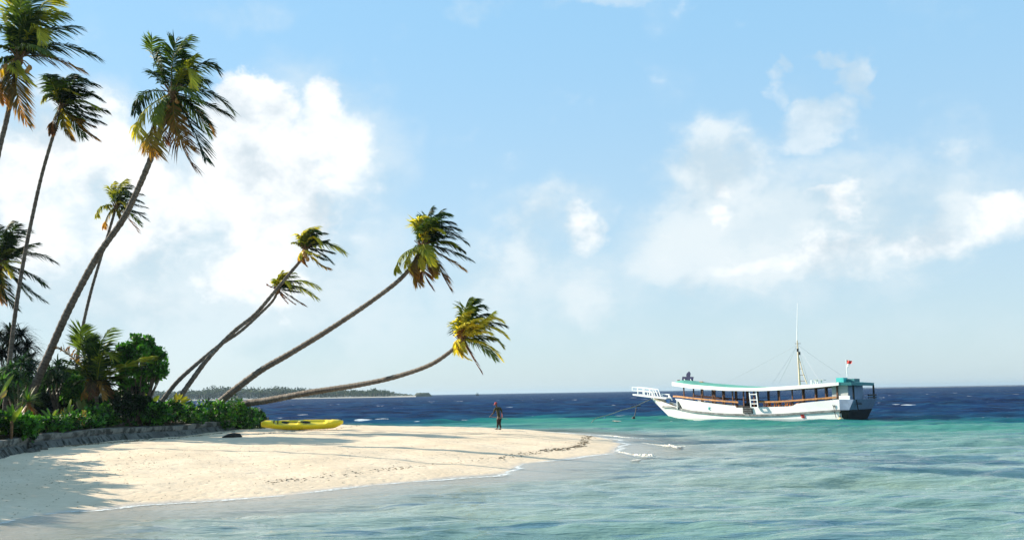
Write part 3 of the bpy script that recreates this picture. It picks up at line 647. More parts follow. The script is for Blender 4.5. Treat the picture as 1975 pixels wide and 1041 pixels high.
ground_bush('leafy_bush', 'dark bush reaching the sand beyond the end of the wall, beside the kayak', [(462, 795, 26, 63.5), (490, 805, 21, 66), (470, 815, 20, 63), (499, 802, 10, 66.5), (495, 818, 15, 65), (448, 800, 20, 62.5)], 61, 5600, .15, ([DG, MG, LG], [.5, .38, .12]))
SG = ([DG, MG, LG, (.05, .17, .02)], [.14, .30, .36, .20])
ground_bush('broadleaf_tree', 'round bright green broadleaf tree right of the young palm', [(250, 672, 7.7, 51), (268, 663, 7.0, 51.5), (286, 668, 6.3, 52), (298, 684, 5.9, 52), (240, 690, 7.0, 50.8), (258, 692, 8.4, 51), (278, 693, 7.7, 52.4), (301, 701, 6.3, 52), (287, 714, 7.0, 51.4), (262, 716, 7.7, 51), (242, 716, 6.3, 50.6), (228, 704, 5.6, 51.4), (309, 722, 3.8, 52), (297, 729, 4.9, 52.3), (273, 734, 5.6, 51.5), (250, 738, 5.9, 51), (311, 690, 3.5, 52), (285, 655, 3.1, 52), (262, 654, 3.1, 51), (236, 673, 4.5, 51.3), (307, 676, 2.8, 52), (315, 704, 2.4, 52), (232, 731, 5.6, 51), (262, 752, 5.6, 52), (243, 756, 6.3, 51.4), (281, 748, 3.5, 51.6), (316, 716, 2.1, 52), (276, 676, 4.9, 50.6), (225, 690, 4.2, 51)], 62, 7600, .19, SG, cat='tree', shell=.3)
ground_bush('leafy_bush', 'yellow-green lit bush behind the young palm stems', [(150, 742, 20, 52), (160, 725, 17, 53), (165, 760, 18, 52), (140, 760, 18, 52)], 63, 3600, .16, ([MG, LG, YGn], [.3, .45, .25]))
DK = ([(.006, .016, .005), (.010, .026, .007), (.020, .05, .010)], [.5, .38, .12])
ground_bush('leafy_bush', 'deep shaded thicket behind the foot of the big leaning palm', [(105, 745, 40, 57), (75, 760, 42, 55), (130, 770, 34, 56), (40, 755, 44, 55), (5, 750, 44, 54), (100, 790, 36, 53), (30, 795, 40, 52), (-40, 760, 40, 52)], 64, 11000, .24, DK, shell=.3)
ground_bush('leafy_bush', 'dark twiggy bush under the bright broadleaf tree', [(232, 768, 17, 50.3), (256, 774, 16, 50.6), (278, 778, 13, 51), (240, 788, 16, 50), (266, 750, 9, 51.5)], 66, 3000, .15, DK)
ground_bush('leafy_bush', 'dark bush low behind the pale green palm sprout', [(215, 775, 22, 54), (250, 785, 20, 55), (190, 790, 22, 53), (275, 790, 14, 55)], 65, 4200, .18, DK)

# screw pines: rosettes of long strap leaves on forking stems
def strap(mb, p, d, L, wd, col, r, sag=.9):
    n = 5; pts = []; q = V(p); dd = V(d).normalized()
    for i in range(n+1):
        pts.append(q.copy()); q = q + dd*(L/n); dd = (dd + V((.06, -.01, -sag*.16*(1+i*.35)))).normalized()
    s0 = V(d).cross(V((0, 0, 1))); s0 = s0.normalized() if s0.length > .05 else V((1, 0, 0)); o = len(mb.v); vs = []
    for i, a in enumerate(pts):
        k = wd*(1-(i/n)**1.6)*.5 + .002; vs += [a - s0*k, a + s0*k]
    mb.add(vs, [(2*i, 2*i+1, 2*i+3, 2*i+2) for i in range(n)], col)
def pandanus(label, heads, foot, seed, Ln=1.25, pal=((DG, MG, LG), (.45, .4, .15)), nl=46, wd=.085, group='screw pines among the trees', name='screw_pine'):
    r = random.Random(seed); f = at(*foot); z0 = gz(f.x, f.y); f = V((f.x, f.y, z0)); root = thing(name, f, label, 'screw pine', group); tops = []
    mb = MB()
    for (px, py, Y) in heads:
        c = at(px, py, Y); tops.append(c); base = r.choices(pal[0], pal[1])[0]
        for i in range(nl):
            a = i*2.399 + r.random()*.3; e = .95 - 1.35*(i/nl) + r.gauss(0, .12); d = V((math.cos(a)*math.cos(e), math.sin(a)*math.cos(e), math.sin(e)))
            v = .65+.7*r.random(); cc = base if r.random() < .75 else r.choices(pal[0], pal[1])[0]
            strap(mb, c + d*.05, d, Ln*(.7+.5*r.random()), wd*(.8+.4*r.random()), tuple(x*v for x in cc), r, .9+.5*r.random())
    mb.build('foliage', M['leaf'], root); branchy(root, f - V((0, 0, .1)), tops, .09, M['twig'], r, 'stem')
    return root
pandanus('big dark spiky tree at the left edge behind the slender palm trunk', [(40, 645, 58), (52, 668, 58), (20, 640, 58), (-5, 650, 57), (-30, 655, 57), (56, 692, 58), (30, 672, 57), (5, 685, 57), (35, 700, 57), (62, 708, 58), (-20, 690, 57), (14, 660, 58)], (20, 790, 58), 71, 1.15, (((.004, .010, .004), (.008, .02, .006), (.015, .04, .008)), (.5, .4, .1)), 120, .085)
pandanus('grey-green screw pine left of the thick trunk, below the dark spiky tree', [(42, 700, 51), (58, 716, 51), (20, 712, 50), (35, 730, 50), (62, 742, 51), (5, 735, 49), (14, 755, 49)], (38, 800, 50), 72, .9, (((.010, .03, .012), (.025, .07, .022), (.055, .13, .04)), (.4, .4, .2)), 80)
pandanus('grey-green screw pine right of the thick trunk, beside the young palm', [(112, 705, 53), (124, 716, 53), (98, 716, 52), (110, 734, 52), (90, 735, 52), (128, 740, 53), (140, 725, 54)], (112, 800, 52.5), 73, .9, (((.008, .025, .010), (.022, .06, .018), (.05, .12, .035)), (.45, .38, .17)), 80)

# the young palm with many stems
palm('bushy young palm with upright green fronds and orange leaf stems', 50, 50, [(186, 800), (187, 782), (186, 762)], 9, 8, (90, 620, 5.783), (560, 760),
     [((400, 340), (383, 60), 'G', -.1), ((410, 380), (440, 150), 'G', .2), ((500, 400), (480, 190), 'g', .2), ((585, 330), (710, 80), 'G', -.1), ((600, 420), (690, 230), 'h', .3), ((620, 370), (745, 410), 'h', -.4), ((690, 560), (820, 480), 'h', -.3), ((330, 440), (105, 290), 'u', -.1), ((350, 510), (220, 440), 'g', .2), ((440, 560), (350, 470), 'h', -.3),
      ((740, 640), (880, 600), 'G', -.2), ((420, 660), (290, 700), 'g', -.2), ((680, 690), (850, 740), 'g', -.3), ((840, 510), (1150, 388), 'h', -.2), ((470, 680), (400, 860), 'u', -.3), ((640, 690), (720, 850), 'm', -.3), ((520, 480), (540, 260), 'g', .3), ((640, 520), (780, 300), 'g', .4), ((520, 660), (480, 860), 'm', -.6), ((600, 660), (640, 860), 'u', -.6), ((400, 560), (250, 540), 'g', .4), ((700, 620), (860, 680), 'g', .4)],
     31, lw=.06, pairs=38, wind=.25, grav=.25, name='young_palm', group=None)
# petioles of the young palm show as a fan of orange stems
def rosette(name, label, px, py, Y, leaves, cat, w_=.07, cols=None, up=1.0, seed=1, group=None, stem=None):
    """small plant: strap leaves given by crop-independent photo tips (px, py, depth shift, colour)"""
    r = random.Random(seed); b = at(px, py, Y); z0 = gz(b.x, b.y); root = thing(name, V((b.x, b.y, min(z0, b.z))), label, cat, group)
    for (tx, ty, dy, col) in leaves:
        tp = at(tx, ty, Y+dy); k = b.lerp(tp, .55) + V((0, 0, .10*(tp-b).length)); mb = MB(); n = 6; vs = []
        for i in range(n+1):
            s = i/n; p = bez(b, k, tp, s); T = ((k-b)*(1-s)+(tp-k)*s).normalized(); sd = T.cross(V((.2, 1, .1))).normalized()
            q = w_*(.45+1.4*s*(1-s)*2)*(1 if s < .9 else .4)*.5; vs += [p - sd*q + V((0, .015, 0)), p, p + sd*q + V((0, .015, 0))]
        fs = [(3*i+j, 3*i+j+1, 3*i+j+4, 3*i+j+3) for i in range(n) for j in (0, 1)]; v = .8+.4*r.random()
        mb.add(vs, fs, tuple(x*v for x in col)); mb.build('leaf', M['leaf'], root)
    mb = MB(); mb.tube([V((b.x, b.y, z0-.05)), b + V((0, 0, .02)), b+V((0, 0, .12))], [.06, .06, .03], 7, True); mb.build('stem', M['fibre'], root); return root
gl, yl, pl = (.07, .15, .025), (.42, .34, .03), (.30, .34, .05)
rosette('spider_lily', 'spiky lily with broad upright leaves near the left edge', 23, 815, 40, [(13, 781, .1, gl), (23, 778, -.1, gl), (8, 792, -.2, gl), (43, 783, -.1, pl), (36, 788, .2, gl), (30, 792, -.3, pl), (16, 795, .3, gl)], 'plant', .16, seed=3)
rosette('strap_leaf_plant', 'thin upright plant in front of the yellow dry grass', 128, 806, 47.5, [(137, 769, .1, pl), (142, 780, -.1, gl), (118, 792, .1, gl), (133, 780, -.2, gl), (124, 785, .2, gl)], 'plant', .12, seed=4)
rosette('strap_leaf_plant', 'arching thin plant left of the yellow dry grass', 98, 808, 46.5, [(113, 788, .1, gl), (108, 790, -.1, pl), (78, 790, .2, gl), (90, 786, 0, gl)], 'plant', .11, seed=5)
rosette('palm_sprout', 'pale green sprout with folded leaves standing above the hedge', 285, 790, 53, [(280, 755, .05, pl), (287, 757, -.1, (.16, .30, .04)), (291, 763, -.2, pl), (270, 770, .1, (.16, .30, .04)), (307, 762, 0, pl), (283, 752, .2, (.16, .30, .04))], 'plant', .24, seed=6)
rosette('palm_seedling', 'yellow palm seedling beside the foot of the crossing palms', 334, 783, 55.5, [(352, 760, .1, yl), (368, 769, -.1, yl), (360, 781, -.2, pl), (347, 758, .2, yl), (343, 764, -.3, (.5, .38, .03)), (325, 770, .1, yl), (362, 764, .1, yl), (355, 783, -.3, yl), (340, 757, 0, yl)], 'plant', .17, seed=7)
rosette('palm_seedling', 'brown-leaved seedling under the bright broadleaf tree', 222, 792, 51, [(212, 776, .1, (.30, .17, .04)), (228, 776, -.1, yl), (245, 775, 0, pl), (205, 783, -.2, (.3, .17, .04)), (240, 783, -.2, yl)], 'plant', .15, seed=8)
rosette('strap_leaf_plant', 'olive leafy plant between the dry grass and the young palm', 160, 795, 49.5, [(150, 770, 0, (.10, .12, .02)), (162, 769, -.1, (.10, .12, .02)), (146, 774, .1, (.2, .18, .08)), (168, 778, .1, gl)], 'plant', .2, seed=9)
rosette('strap_leaf_plant', 'pinkish leafed plant at the left edge among the screw pines', -2, 770, 44, [(14, 752, 0, (.45, .30, .12)), (12, 758, -.1, (.45, .30, .12)), (10, 748, .1, pl), (26, 722, .2, pl), (20, 728, .1, pl)], 'plant', .15, seed=10)
# short cycad-like plant with a skirt of dead leaves
r = random.Random(77); b = at(54, 803, 43); root = thing('shaggy_plant', V((b.x, b.y, gz(b.x, b.y))), 'shaggy plant with a brown dead skirt at the foot of the thick palm', 'plant')
mb = MB(); c = at(55, 775, 43)
for i in range(150):
    d = rv(r); d = V((d.x, d.y, abs(d.z)*1.1-.15)); strap(mb, c, d, .55+.3*r.random(), .05, tuple(x*(.6+.8*r.random()) for x in ((.05, .11, .02) if r.random() < .75 else YG)), r, .7)
mb.build('foliage', M['leaf'], root)
mb = MB()
for i in range(70):
    d = rv(r); d = V((d.x*.8, d.y*.8, -.7-.3*r.random())); strap(mb, c - V((0, 0, .05)), d, .5+.3*r.random(), .05, tuple(x*(.6+.8*r.random()) for x in ((.26, .17, .07), (.30, .10, .04))[i % 2]), r, .2)
mb.build('dead_skirt', M['leaf'], root); mb = MB(); mb.tube([V((b.x, b.y, gz(b.x, b.y)-.1)), c], [.12, .10], 8, True); mb.build('stem', M['fibre'], root)
# mound of dry yellow grass
r = random.Random(78); mb = MB()
for i in range(900):
    px = 126 + r.gauss(0, 12); Y = 48.5 + r.uniform(-1, 1.4); p = at(px, 800, Y); p.z = gz(p.x, p.y) - .02
    hgt = max(.12, .85*(1-((px-126)/26)**2))*r.uniform(.5, 1.0)
    strap(mb, p, V((r.gauss(.15, .3), r.gauss(0, .3), 1)), hgt*1.25, .035, tuple(x*(.7+.6*r.random()) for x in (.52, .36, .04)), r, .5)
tag(mb.build('dry_grass', M['leaf']), 'mound of dry yellow grass behind the low hedge', 'grass', kind='stuff')

# trees off to the left of the picture, whose shade falls across the near sand
def row_tree(label, spots, seed):
    r = random.Random(seed); root = thing('broadleaf_tree', V((spots[0][0], spots[0][1], gz(*spots[0][:2]))), label, 'tree', 'trees beyond the left edge shading the near sand'); mb = MB(); bl = [(V((x, y, z)), (q, q, q*.85)) for x, y, z, q in spots]
    clumps(mb, bl, 5200, r, .26, .17, DK, .4, .15); mb.build('crown', M['leaf'], root)
    branchy(root, (spots[0][0]-.4, spots[0][1], gz(*spots[0][:2])-.1), [b[0] for b in bl], .08, M['twig'], r, 'trunk')
row_tree('shade tree beyond the left edge beside the nearest sand', [(-20.6, 24, 2.9, 1.5), (-20.4, 26.3, 3.0, 1.6), (-22, 22, 2.8, 1.5), (-22, 20, 2.6, 1.5), (-22.3, 24.5, 3.4, 1.6)], 81)
row_tree('shade tree beyond the left edge beside the middle of the near wall', [(-20.3, 29, 3.1, 1.6), (-20.9, 31.4, 3.0, 1.6), (-19.7, 27.6, 2.8, 1.4), (-22, 30, 3.5, 1.7)], 82)
row_tree('shade tree beyond the left edge just outside the picture', [(-21.8, 34, 3.0, 1.6), (-22.6, 36.3, 2.9, 1.6), (-21.2, 32.6, 2.7, 1.4), (-23.4, 35, 3.3, 1.6), (-24.0, 38.4, 2.8, 1.5)], 83)
palm('palm beyond the left edge, its fronds streaking shade over the sand', 34, 34, [(-560, 820), (-556, 740), (-548, 680), (-540, 640)], 18, 12, (-540, 640, 1.0), (0, 0),
     [((60, -60), (110, 20), 'g', .2), ((70, -10), (120, 60), 'g', -.2), ((40, 60), (60, 140), 'o', .1), ((-60, 20), (-120, 90), 'g', .1), ((20, -90), (60, -140), 'g', .1), ((80, 30), (100, 110), 'g', .3), ((-30, -80), (-90, -90), 'g', -.3), ((50, -30), (115, -20), 'g', .6), ((10, 70), (10, 150), 'o', -.5)], 83, extra=3)
# ---------------------------------------------------------------- sea wall
M['concrete'] = pmat('weathered_concrete', (.20, .19, .165), .88, .3, 1.2, .6, 12, .25, ((.06, .058, .048), 1.6, .46))
M['concrete_dark'] = pmat('dark_concrete', (.13, .125, .11), .85, .4, 1.0, .7, 10, .25, ((.05, .05, .042), 2.0, .48))  # darker concrete for apron, ribs and rubble
def wall_frames(pts, step=.5):
    P = smooth_path([V((a, b, 0)) for a, b in pts], 14); out = [P[0]]
    for p in P[1:]:
        if (p-out[-1]).length >= step: out.append(p)
    fr = []
    for i, p in enumerate(out):
        tn = (out[min(i+1, len(out)-1)]-out[max(i-1, 0)]).normalized(); fr.append((p, tn, V((tn.y, -tn.x, 0))))   # outward: towards the beach
    return fr
FR = wall_frames(WALL)
def sweep(frames, prof, mb, zf, jit=0.0, r=None):
    n = len(prof); vs = []
    for p, tn, o in frames:
        z0 = zf(p, o)
        for (a, h) in prof:
            q = p + o*a; vs.append(V((q.x, q.y, z0 + h)) + (V((r.gauss(0, jit), r.gauss(0, jit), r.gauss(0, jit*.7))) if r else V()))
    fs = [(i*n+j, i*n+(j+1) % n, (i+1)*n+(j+1) % n, (i+1)*n+j) for i in range(len(frames)-1) for j in range(n)]
    fs += [tuple(range(n)), tuple((len(frames)-1)*n+j for j in range(n))[::-1]]; mb.add(vs, fs)
def base_z(p, o): q = p + o*.5; return gz(q.x, q.y)
r = random.Random(5)
wl = thing('sea_wall', V((-19, 46, gz(-19, 46))), 'low weathered concrete sea wall holding back the hedge, with a broken gap', 'sea wall')
mb = MB(); sweep(FR, [(.02, .38), (.02, .57), (-.34, .59), (-.34, -.1), (-.02, -.1), (-.02, .38)], mb, base_z, .016, r); mb.build('cap', M['concrete'], wl, fix=True)
gap = [i for i, f in enumerate(FR) if 40.2 < f[0].y < 42.2]
segs = [FR[:gap[0]+1], FR[gap[-1]:]]
for k, sg in enumerate(segs):
    mb = MB(); sweep(sg, [(.03, .30), (.08, .27), (.33, -.05), (.03, -.15)], mb, base_z, .012, r)
    ap = mb.build('apron', M['concrete_dark'], wl, fix=True)
    mb = MB()
    for i, (p, tn, o) in enumerate(sg):
        if k == 1 and 49.0 < p.y < 55.6: continue
        for s in (0, .25):
            q = p + tn*(s+r.gauss(0, .04)); z0 = base_z(q, o)
            if r.random() < .22: continue
            a = q + o*.33 + V((0, 0, z0-.06)); b = q + o*.11 + V((0, 0, z0+.22+r.uniform(-.09, .06)))
            mb.bar(a, b, .07+.03*r.random(), .10, up=o)
    mb.build('rib', M['concrete_dark'], ap)
# rubble left in the gap
for j, q in enumerate([(-19.75, 41.0), (-19.9, 41.8), (-19.7, 40.6)]):
    s = .16+.10*r.random(); mb = MB(); mb.ball((q[0], q[1], gz(*q)+s*.2), (s*1.4, s, s*.7), 7, 5)
    mb.v = [tuple(c + r.gauss(0, .02) for c in v) for v in mb.v]
    o = mb.build('rubble_stone', M['concrete_dark']); tag(o, ('brown stone in the middle of the broken wall gap', 'brown stone at the far side of the broken wall gap', 'brown stone at the near side of the broken wall gap')[j], 'stone', 'stones fallen from the broken sea wall')
# small pale block at the water side of the bush
c = at(513, 812, 67); z0 = gz(c.x, c.y); mb = MB(); k = pxm(67)
mb.hexa([V((c.x + a*k, c.y + b, z0 + d)) for (a, b, d) in ((-6, -.25, -.1), (7, -.25, -.1), (7, .25, -.1), (-6, .25, -.1), (-7, -.22, .62), (4, -.22, .66), (4, .22, .66), (-7, .22, .62))])
o = mb.build('concrete_post', M['concrete']); tag(o, 'small pale concrete block between the end bush and the kayak', 'concrete block')
bv = o.modifiers.new('bevel', 'BEVEL'); bv.width = .03; bv.segments = 2

# dark driftwood lump on the sand
M['driftwood'] = pmat('wet_driftwood', (.022, .018, .014), .8, .5, 5, .9, 14)
c = on_z(450, 842, .75); r = random.Random(6); mb = MB(); z0 = gz(c.x, c.y)
mb.tube([c + V((-.55, 0, 0)), c + V((-.3, .02, .06)), c + V((0, .0, .09)), c + V((.28, .03, .07)), c+V((.42, 0, -.02))], [.03, .09, .12, .11, .05], 8, True)
mb.ball(c + V((.1, .05, .05)), (.3, .14, .10), 9, 6)
mb.v = [(v[0]+r.gauss(0, .012), v[1]+r.gauss(0, .012), v[2]-c.z+z0+r.gauss(0, .010)+.02) for v in mb.v]
tag(mb.build('driftwood', M['driftwood']), 'black lump of driftwood lying on the pale sand below the wall end', 'driftwood')

# wrack: lines of dry weed and leaf litter on the sand
M['wrack'] = pmat('weed_and_shade_flecks', (.13, .09, .05), .9, .6, 9)
r = random.Random(8); mb = MB()
def on_ground(px, py):
    d = ray(px, py); d = d/d.y; ys_ = np.linspace(20, 80, 400); zz = ground_h(d.x*ys_, ys_) - (CAM.z + d.z*ys_); k = np.nonzero(zz > 0)[0]
    return CAM + d*float(ys_[k[0]]) if len(k) else None
def wrack(line, n, spread, size, pw=1.0):
    for _ in range(n):
        s = r.random()**pw*(len(line)-1); i = min(int(s), len(line)-2); f = s-i; px = line[i][0]+(line[i+1][0]-line[i][0])*f; py = line[i][1]+(line[i+1][1]-line[i][1])*f
        p = on_ground(px, py)
        if p is None: continue
        p = p + V((r.gauss(0, spread), r.gauss(0, spread*1.6), 0)); p.z = gz(p.x, p.y) + .006
        a = r.random()*6.28; L = size*r.uniform(.4, 1.6); d = V((math.cos(a), math.sin(a), 0)); s_ = V((-d.y, d.x, 0))*L*r.uniform(.15, .45); u = V((0, 0, L*r.uniform(.1, .35)))
        mb.add((p-d*L, p-s_, p+d*L, p+s_, p+u), ((0, 1, 4), (1, 2, 4), (2, 3, 4), (3, 0, 4)))
wrack([(952, 882), (800, 900), (700, 910), (600, 922), (506, 930)], 260, .20, .045)
wrack([(1137, 840), (1122, 858), (1095, 865), (1060, 868), (960, 884)], 520, .14, .065, 1.5)
wrack([(498, 836), (560, 832), (640, 828), (700, 819), (790, 812)], 240, .12, .06)
wrack([(110, 862), (180, 856), (260, 850), (360, 843), (455, 831)], 420, .14, .07)  # dark litter strewn as the shadow along the wall foot
wrack([(0, 960), (60, 930), (150, 905), (260, 880), (500, 870)], 700, 1.6, .032)
wrack([(200, 950), (320, 930), (450, 905), (700, 870), (900, 850)], 700, 2.4, .028)
wrack([(900, 830), (1000, 840), (1080, 850)], 260, 2.2, .03)
tag(mb.build('weed_and_shade_litter', M['wrack']), 'dark dry weed in lines along the sand, also as shadow below the wall', 'seaweed', kind='stuff')
# ---------------------------------------------------------------- kayak, paddle
def gloss(name, col, rough=.35, var=.06): return pmat(name, col, rough, var, 2.0, .05, 20, .5)
M['yellow'] = pmat('yellow_plastic', (.95, .68, .012), .32, .06, 1.4, .06, 25, .5, ((.80, .50, .02), 1.1, .60))
M['black'] = pmat('black_rubber', (.012, .012, .013), .55, .2, 6)
Yk = 60.2; k = pxm(Yk)
ca, cb = at(503.5, 822, Yk-.3), at(662, 819, Yk+.5); ca.z = cb.z = 0
ax = (cb-ca).normalized(); sdv = V((-ax.y, ax.x, 0)); L = (cb-ca).length
kay = thing('kayak', V(((ca.x+cb.x)/2, (ca.y+cb.y)/2, gz((ca.x+cb.x)/2, (ca.y+cb.y)/2))), 'long yellow sit-on-top kayak lying on the sand by the end bush', 'kayak')
zb = max(gz(ca.lerp(cb, s).x, ca.lerp(cb, s).y) for s in (.2, .5, .8)) - .02
NS, NP = 44, 18; vs = []; RC, RS = math.cos(math.radians(20)), math.sin(math.radians(20))
def kst(s):
    """half width, keel height, gunwale height along the hull"""
    e = abs(2*s-1); hw = .40*(1-e**2.6)**.62 + .004; keel = .0 + (.20*max(0, (.42-s)/.42)**2 if s < .5 else .05*max(0, (s-.6)/.4)**2) + (.24*max(0, (s-.88)/.12)**1.3 if s > .88 else 0)
    top = .44 + .05*max(0, (.3-s)/.3) - .05*max(0, (s-.93)/.07)**2 - .10*max(0, (.05-s)/.05)**2; return hw, keel, top
for i in range(NS+1):
    s = i/NS; hw, kl, tp = kst(s); c = ca.lerp(cb, s); well = 1.0 if (.17 < s < .44 or .52 < s < .78) else 0
    for j in range(NP):
        a = 2*math.pi*j/NP; x = math.sin(a); y = -math.cos(a)      # y=-1 keel
        if y < 0: w_ = hw*abs(x)**.7*(1 if x > 0 else -1); z = kl + (tp-kl)*(.85*(1+y)**1.2)
        else:
            w_ = hw*x; z = tp - .02 + (.05*y if not well else -.15*max(0, y-.35))
            if well == 0 and abs(2*s-1) > .72: z += .05*y
        vs.append(c + sdv*(w_*RC - z*RS) + V((0, 0, zb + z*RC + w_*RS + .06)))
mb = MB(); mb.add(vs, [(i*NP+j, (i+1)*NP+j, (i+1)*NP+(j+1) % NP, i*NP+(j+1) % NP) for i in range(NS) for j in range(NP)] + [tuple(range(NP)), tuple(NS*NP+j for j in range(NP))[::-1]])
hull = mb.build('hull', M['yellow'], kay, smooth=True, fix=True)
def kp(s, wv, z): q = ca.lerp(cb, s) + sdv*(wv*RC - z*RS); return V((q.x, q.y, zb + z*RC + wv*RS + .06))
mb = MB()
for s in (.03, .965): mb.tube([kp(s-.008, 0, .50), kp(s-.004, 0, .58), kp(s+.008, 0, .58), kp(s+.012, 0, .50)], .018, 6)
mb.build('carry_handle', M['black'], kay)
for s0 in (.16, .205):
    mb = MB(); mb.box(kp(s0, -.05, .50), (.05, .34, .20), Matrix.Rotation(math.atan2(ax.y, ax.x), 3, 'Z')); mb.build('seat_back', M['black'], kay)
mb = MB()
for i in range(7): mb.ball(kp(.46+.015*i, -.30, .41), (.02, .02, .012), 6, 4)
for q in ((.44, -.37, .27), (.50, -.385, .22), (.53, -.37, .30), (.37, -.37, .24), (.47, -.385, .12)): mb.ball(kp(*q), (.035, .02, .02), 6, 4)
mb.build('scupper', M['black'], kay)
pd = thing('paddle', kp(.45, -.1, .42), 'black kayak paddle lying along the top of the yellow kayak', 'paddle')
mb = MB(); mb.tube([kp(.25, -.06, .50), kp(.60, -.20, .47)], .020, 7); mb.build('shaft', M['black'], pd)
for s0, s1, z in ((.25, .34, .50), (.48, .60, .48)):
    mb = MB(); a, b = kp(s0, -.08, z), kp(s1, -.18, z-.02); n = 8; vv = []
    for i in range(n+1):
        q = a.lerp(b, i/n); hw = .075*math.sin(math.pi*min(.95, .08+.86*i/n))**.5; vv += [q - sdv*hw*.4 - V((0, 0, hw)), q + sdv*hw*.4 + V((0, 0, hw*.8))]
    f = [(2*i, 2*i+1, 2*i+3, 2*i+2) for i in range(n)]; mb.add(vv, f); o = mb.build('blade', M['black'], pd); so = o.modifiers.new('thick', 'SOLIDIFY'); so.thickness = .015

# ---------------------------------------------------------------- the man walking on the point
SKIN = pmat('dark_skin', (.085, .042, .026), .55, .12, 12); SHIRT = pmat('olive_shirt', (.038, .038, .020), .85, .3, 9, .5, 18, .2, ((.10, .09, .04), 3.0, .55))
TROU = pmat('brown_trousers', (.026, .021, .017), .85, .35, 8, .5, 16, .2); CAPM = pmat('red_cap', (.30, .018, .018), .6, .15, 8); WH = pmat('white_cloth', (.72, .70, .66), .8, .06, 8); PINK = pmat('pink_cloth', (.50, .17, .17), .8, .2, 9)
foot = next(q for q in (on_ground(962.8, y) for y in (820, 821, 822, 823, 825, 828)) if q is not None); Ym = min(66.0, max(58.0, foot.y)); sc_ = pxm(Ym)/13.88
f0 = at(925 + 525/13.88, 755 + 898/13.88, Ym); ZG = gz(f0.x, f0.y)
def mp(cx, cy, d=0.0):      # crop pixel -> world at the man's distance, feet on the sand
    return V((f0.x + (cx-525)*sc_, Ym + d, ZG + (900-cy)*sc_))
def skin(name, nodes, edges, mat, parent, sub=2, root=0):
    me = bpy.data.meshes.new(name); me.from_pydata([n[0] for n in nodes], edges, []); o = bpy.data.objects.new(name, me); COL.objects.link(o)
    sm = o.modifiers.new('skin', 'SKIN'); sm.use_smooth_shade = True; ss = o.modifiers.new('sub', 'SUBSURF'); ss.levels = sub; ss.render_levels = sub
    for i, n in enumerate(nodes):
        rr_ = n[1] if hasattr(n[1], '__len__') else (n[1], n[1]); me.skin_vertices[0].data[i].radius = rr_; me.skin_vertices[0].data[i].use_root = (i == root)
    me.materials.append(mat)
    if parent: o.parent = parent; o.matrix_parent_inverse = world_of(parent).inverted()
    return o
man = thing('person', V((f0.x, Ym, ZG)), 'man in red cap and olive shirt walking on the sand with a thin pole', 'person')
Bn = [(mp(520, 600), (.125, .095)), (mp(512, 520), (.115, .085)), (mp(500, 420), (.135, .095)), (mp(490, 345), (.12, .08)), (mp(470, 305, -.01), .052), (mp(455, 285, -.02), .050), (mp(447, 255, -.02), (.072, .082)), (mp(446, 210, -.01), (.075, .085)), (mp(450, 187, 0), (.05, .06)),
      (mp(430, 340, -.13), .058), (mp(392, 445, -.20), .043), (mp(315, 530, -.26), .030),               # right arm, forward
      (mp(560, 335, .12), .060), (mp(597, 450, .12), .044), (mp(597, 555, .06), .030),                  # left arm, behind
      (mp(492, 640, -.06), .088), (mp(492, 740, -.07), .058), (mp(474, 862, -.06), .038), (mp(440, 893, -.07), .030),
      (mp(548, 640, .07), .088), (mp(536, 740, .05), .058), (mp(566, 868, .06), .038), (mp(520, 893, .05), .030),
      (mp(425, 262, -.035), .016)]
Be = [(0, 1), (1, 2), (2, 3), (3, 4), (4, 5), (5, 6), (6, 7), (7, 8), (3, 9), (9, 10), (10, 11), (3, 12), (12, 13), (13, 14), (0, 15), (15, 16), (16, 17), (17, 18), (0, 19), (19, 20), (20, 21), (21, 22), (6, 23)]
def hand(w, dirv, palm_n, curl):
    """palm and five bent fingers"""
    d = V(dirv).normalized(); n_ = V(palm_n).normalized(); s_ = d.cross(n_).normalized(); base = len(Bn)
    Bn.append((w + d*.055, (.020, .034))); Be.append((wi, base))
    for i, (off, ln) in enumerate(((-.030, .062), (-.010, .074), (.010, .078), (.030, .070))):
        a = w + d*.09 + s_*off; b = a + (d*.7 + n_*curl)*ln*.5; c = b + (d*.1 + n_*curl*1.2)*ln*.5; k0 = len(Bn)
        Bn.extend([(a, .0095), (b, .009), (c, .008)]); Be.extend([(base, k0), (k0, k0+1), (k0+1, k0+2)])
    a = w + d*.03 + s_*.040; b = a + (s_*.5 + d*.6 + n_*.5)*.05; k0 = len(Bn); Bn.extend([(a, .011), (b, .009)]); Be.extend([(base, k0), (k0, k0+1)])
wi = 11; hand(Bn[11][0], V((-.8, -.2, -.35)), V((.2, .2, -1)), .8)
wi = 14; hand(Bn[14][0], V((-.1, -.25, -1)), V((-1, 0, 0)), .8)
skin('body', Bn, Be, SKIN, man)
# face: eyes, ears, mouth on the head that looks down to the left
hc = mp(447, 232, -.012); fd = V((-.86, -.38, -.30)).normalized(); fs_ = fd.cross(V((0, 0, 1))).normalized(); fu = fs_.cross(fd)
mb = MB()
for s_ in (-1, 1): mb.ball(hc + fd*.072 + fs_*.030*s_ + fu*.005, .011, 6, 5)
mb.build('eyes', WH, man)
mb = MB()
for s_ in (-1, 1): mb.ball(hc + fs_*.076*s_ - fd*.01, (.014, .018, .030), 6, 5)
mb.ball(hc + fd*.075 - fu*.055, (.012, .022, .008), 6, 5); mb.build('ears', SKIN, man)
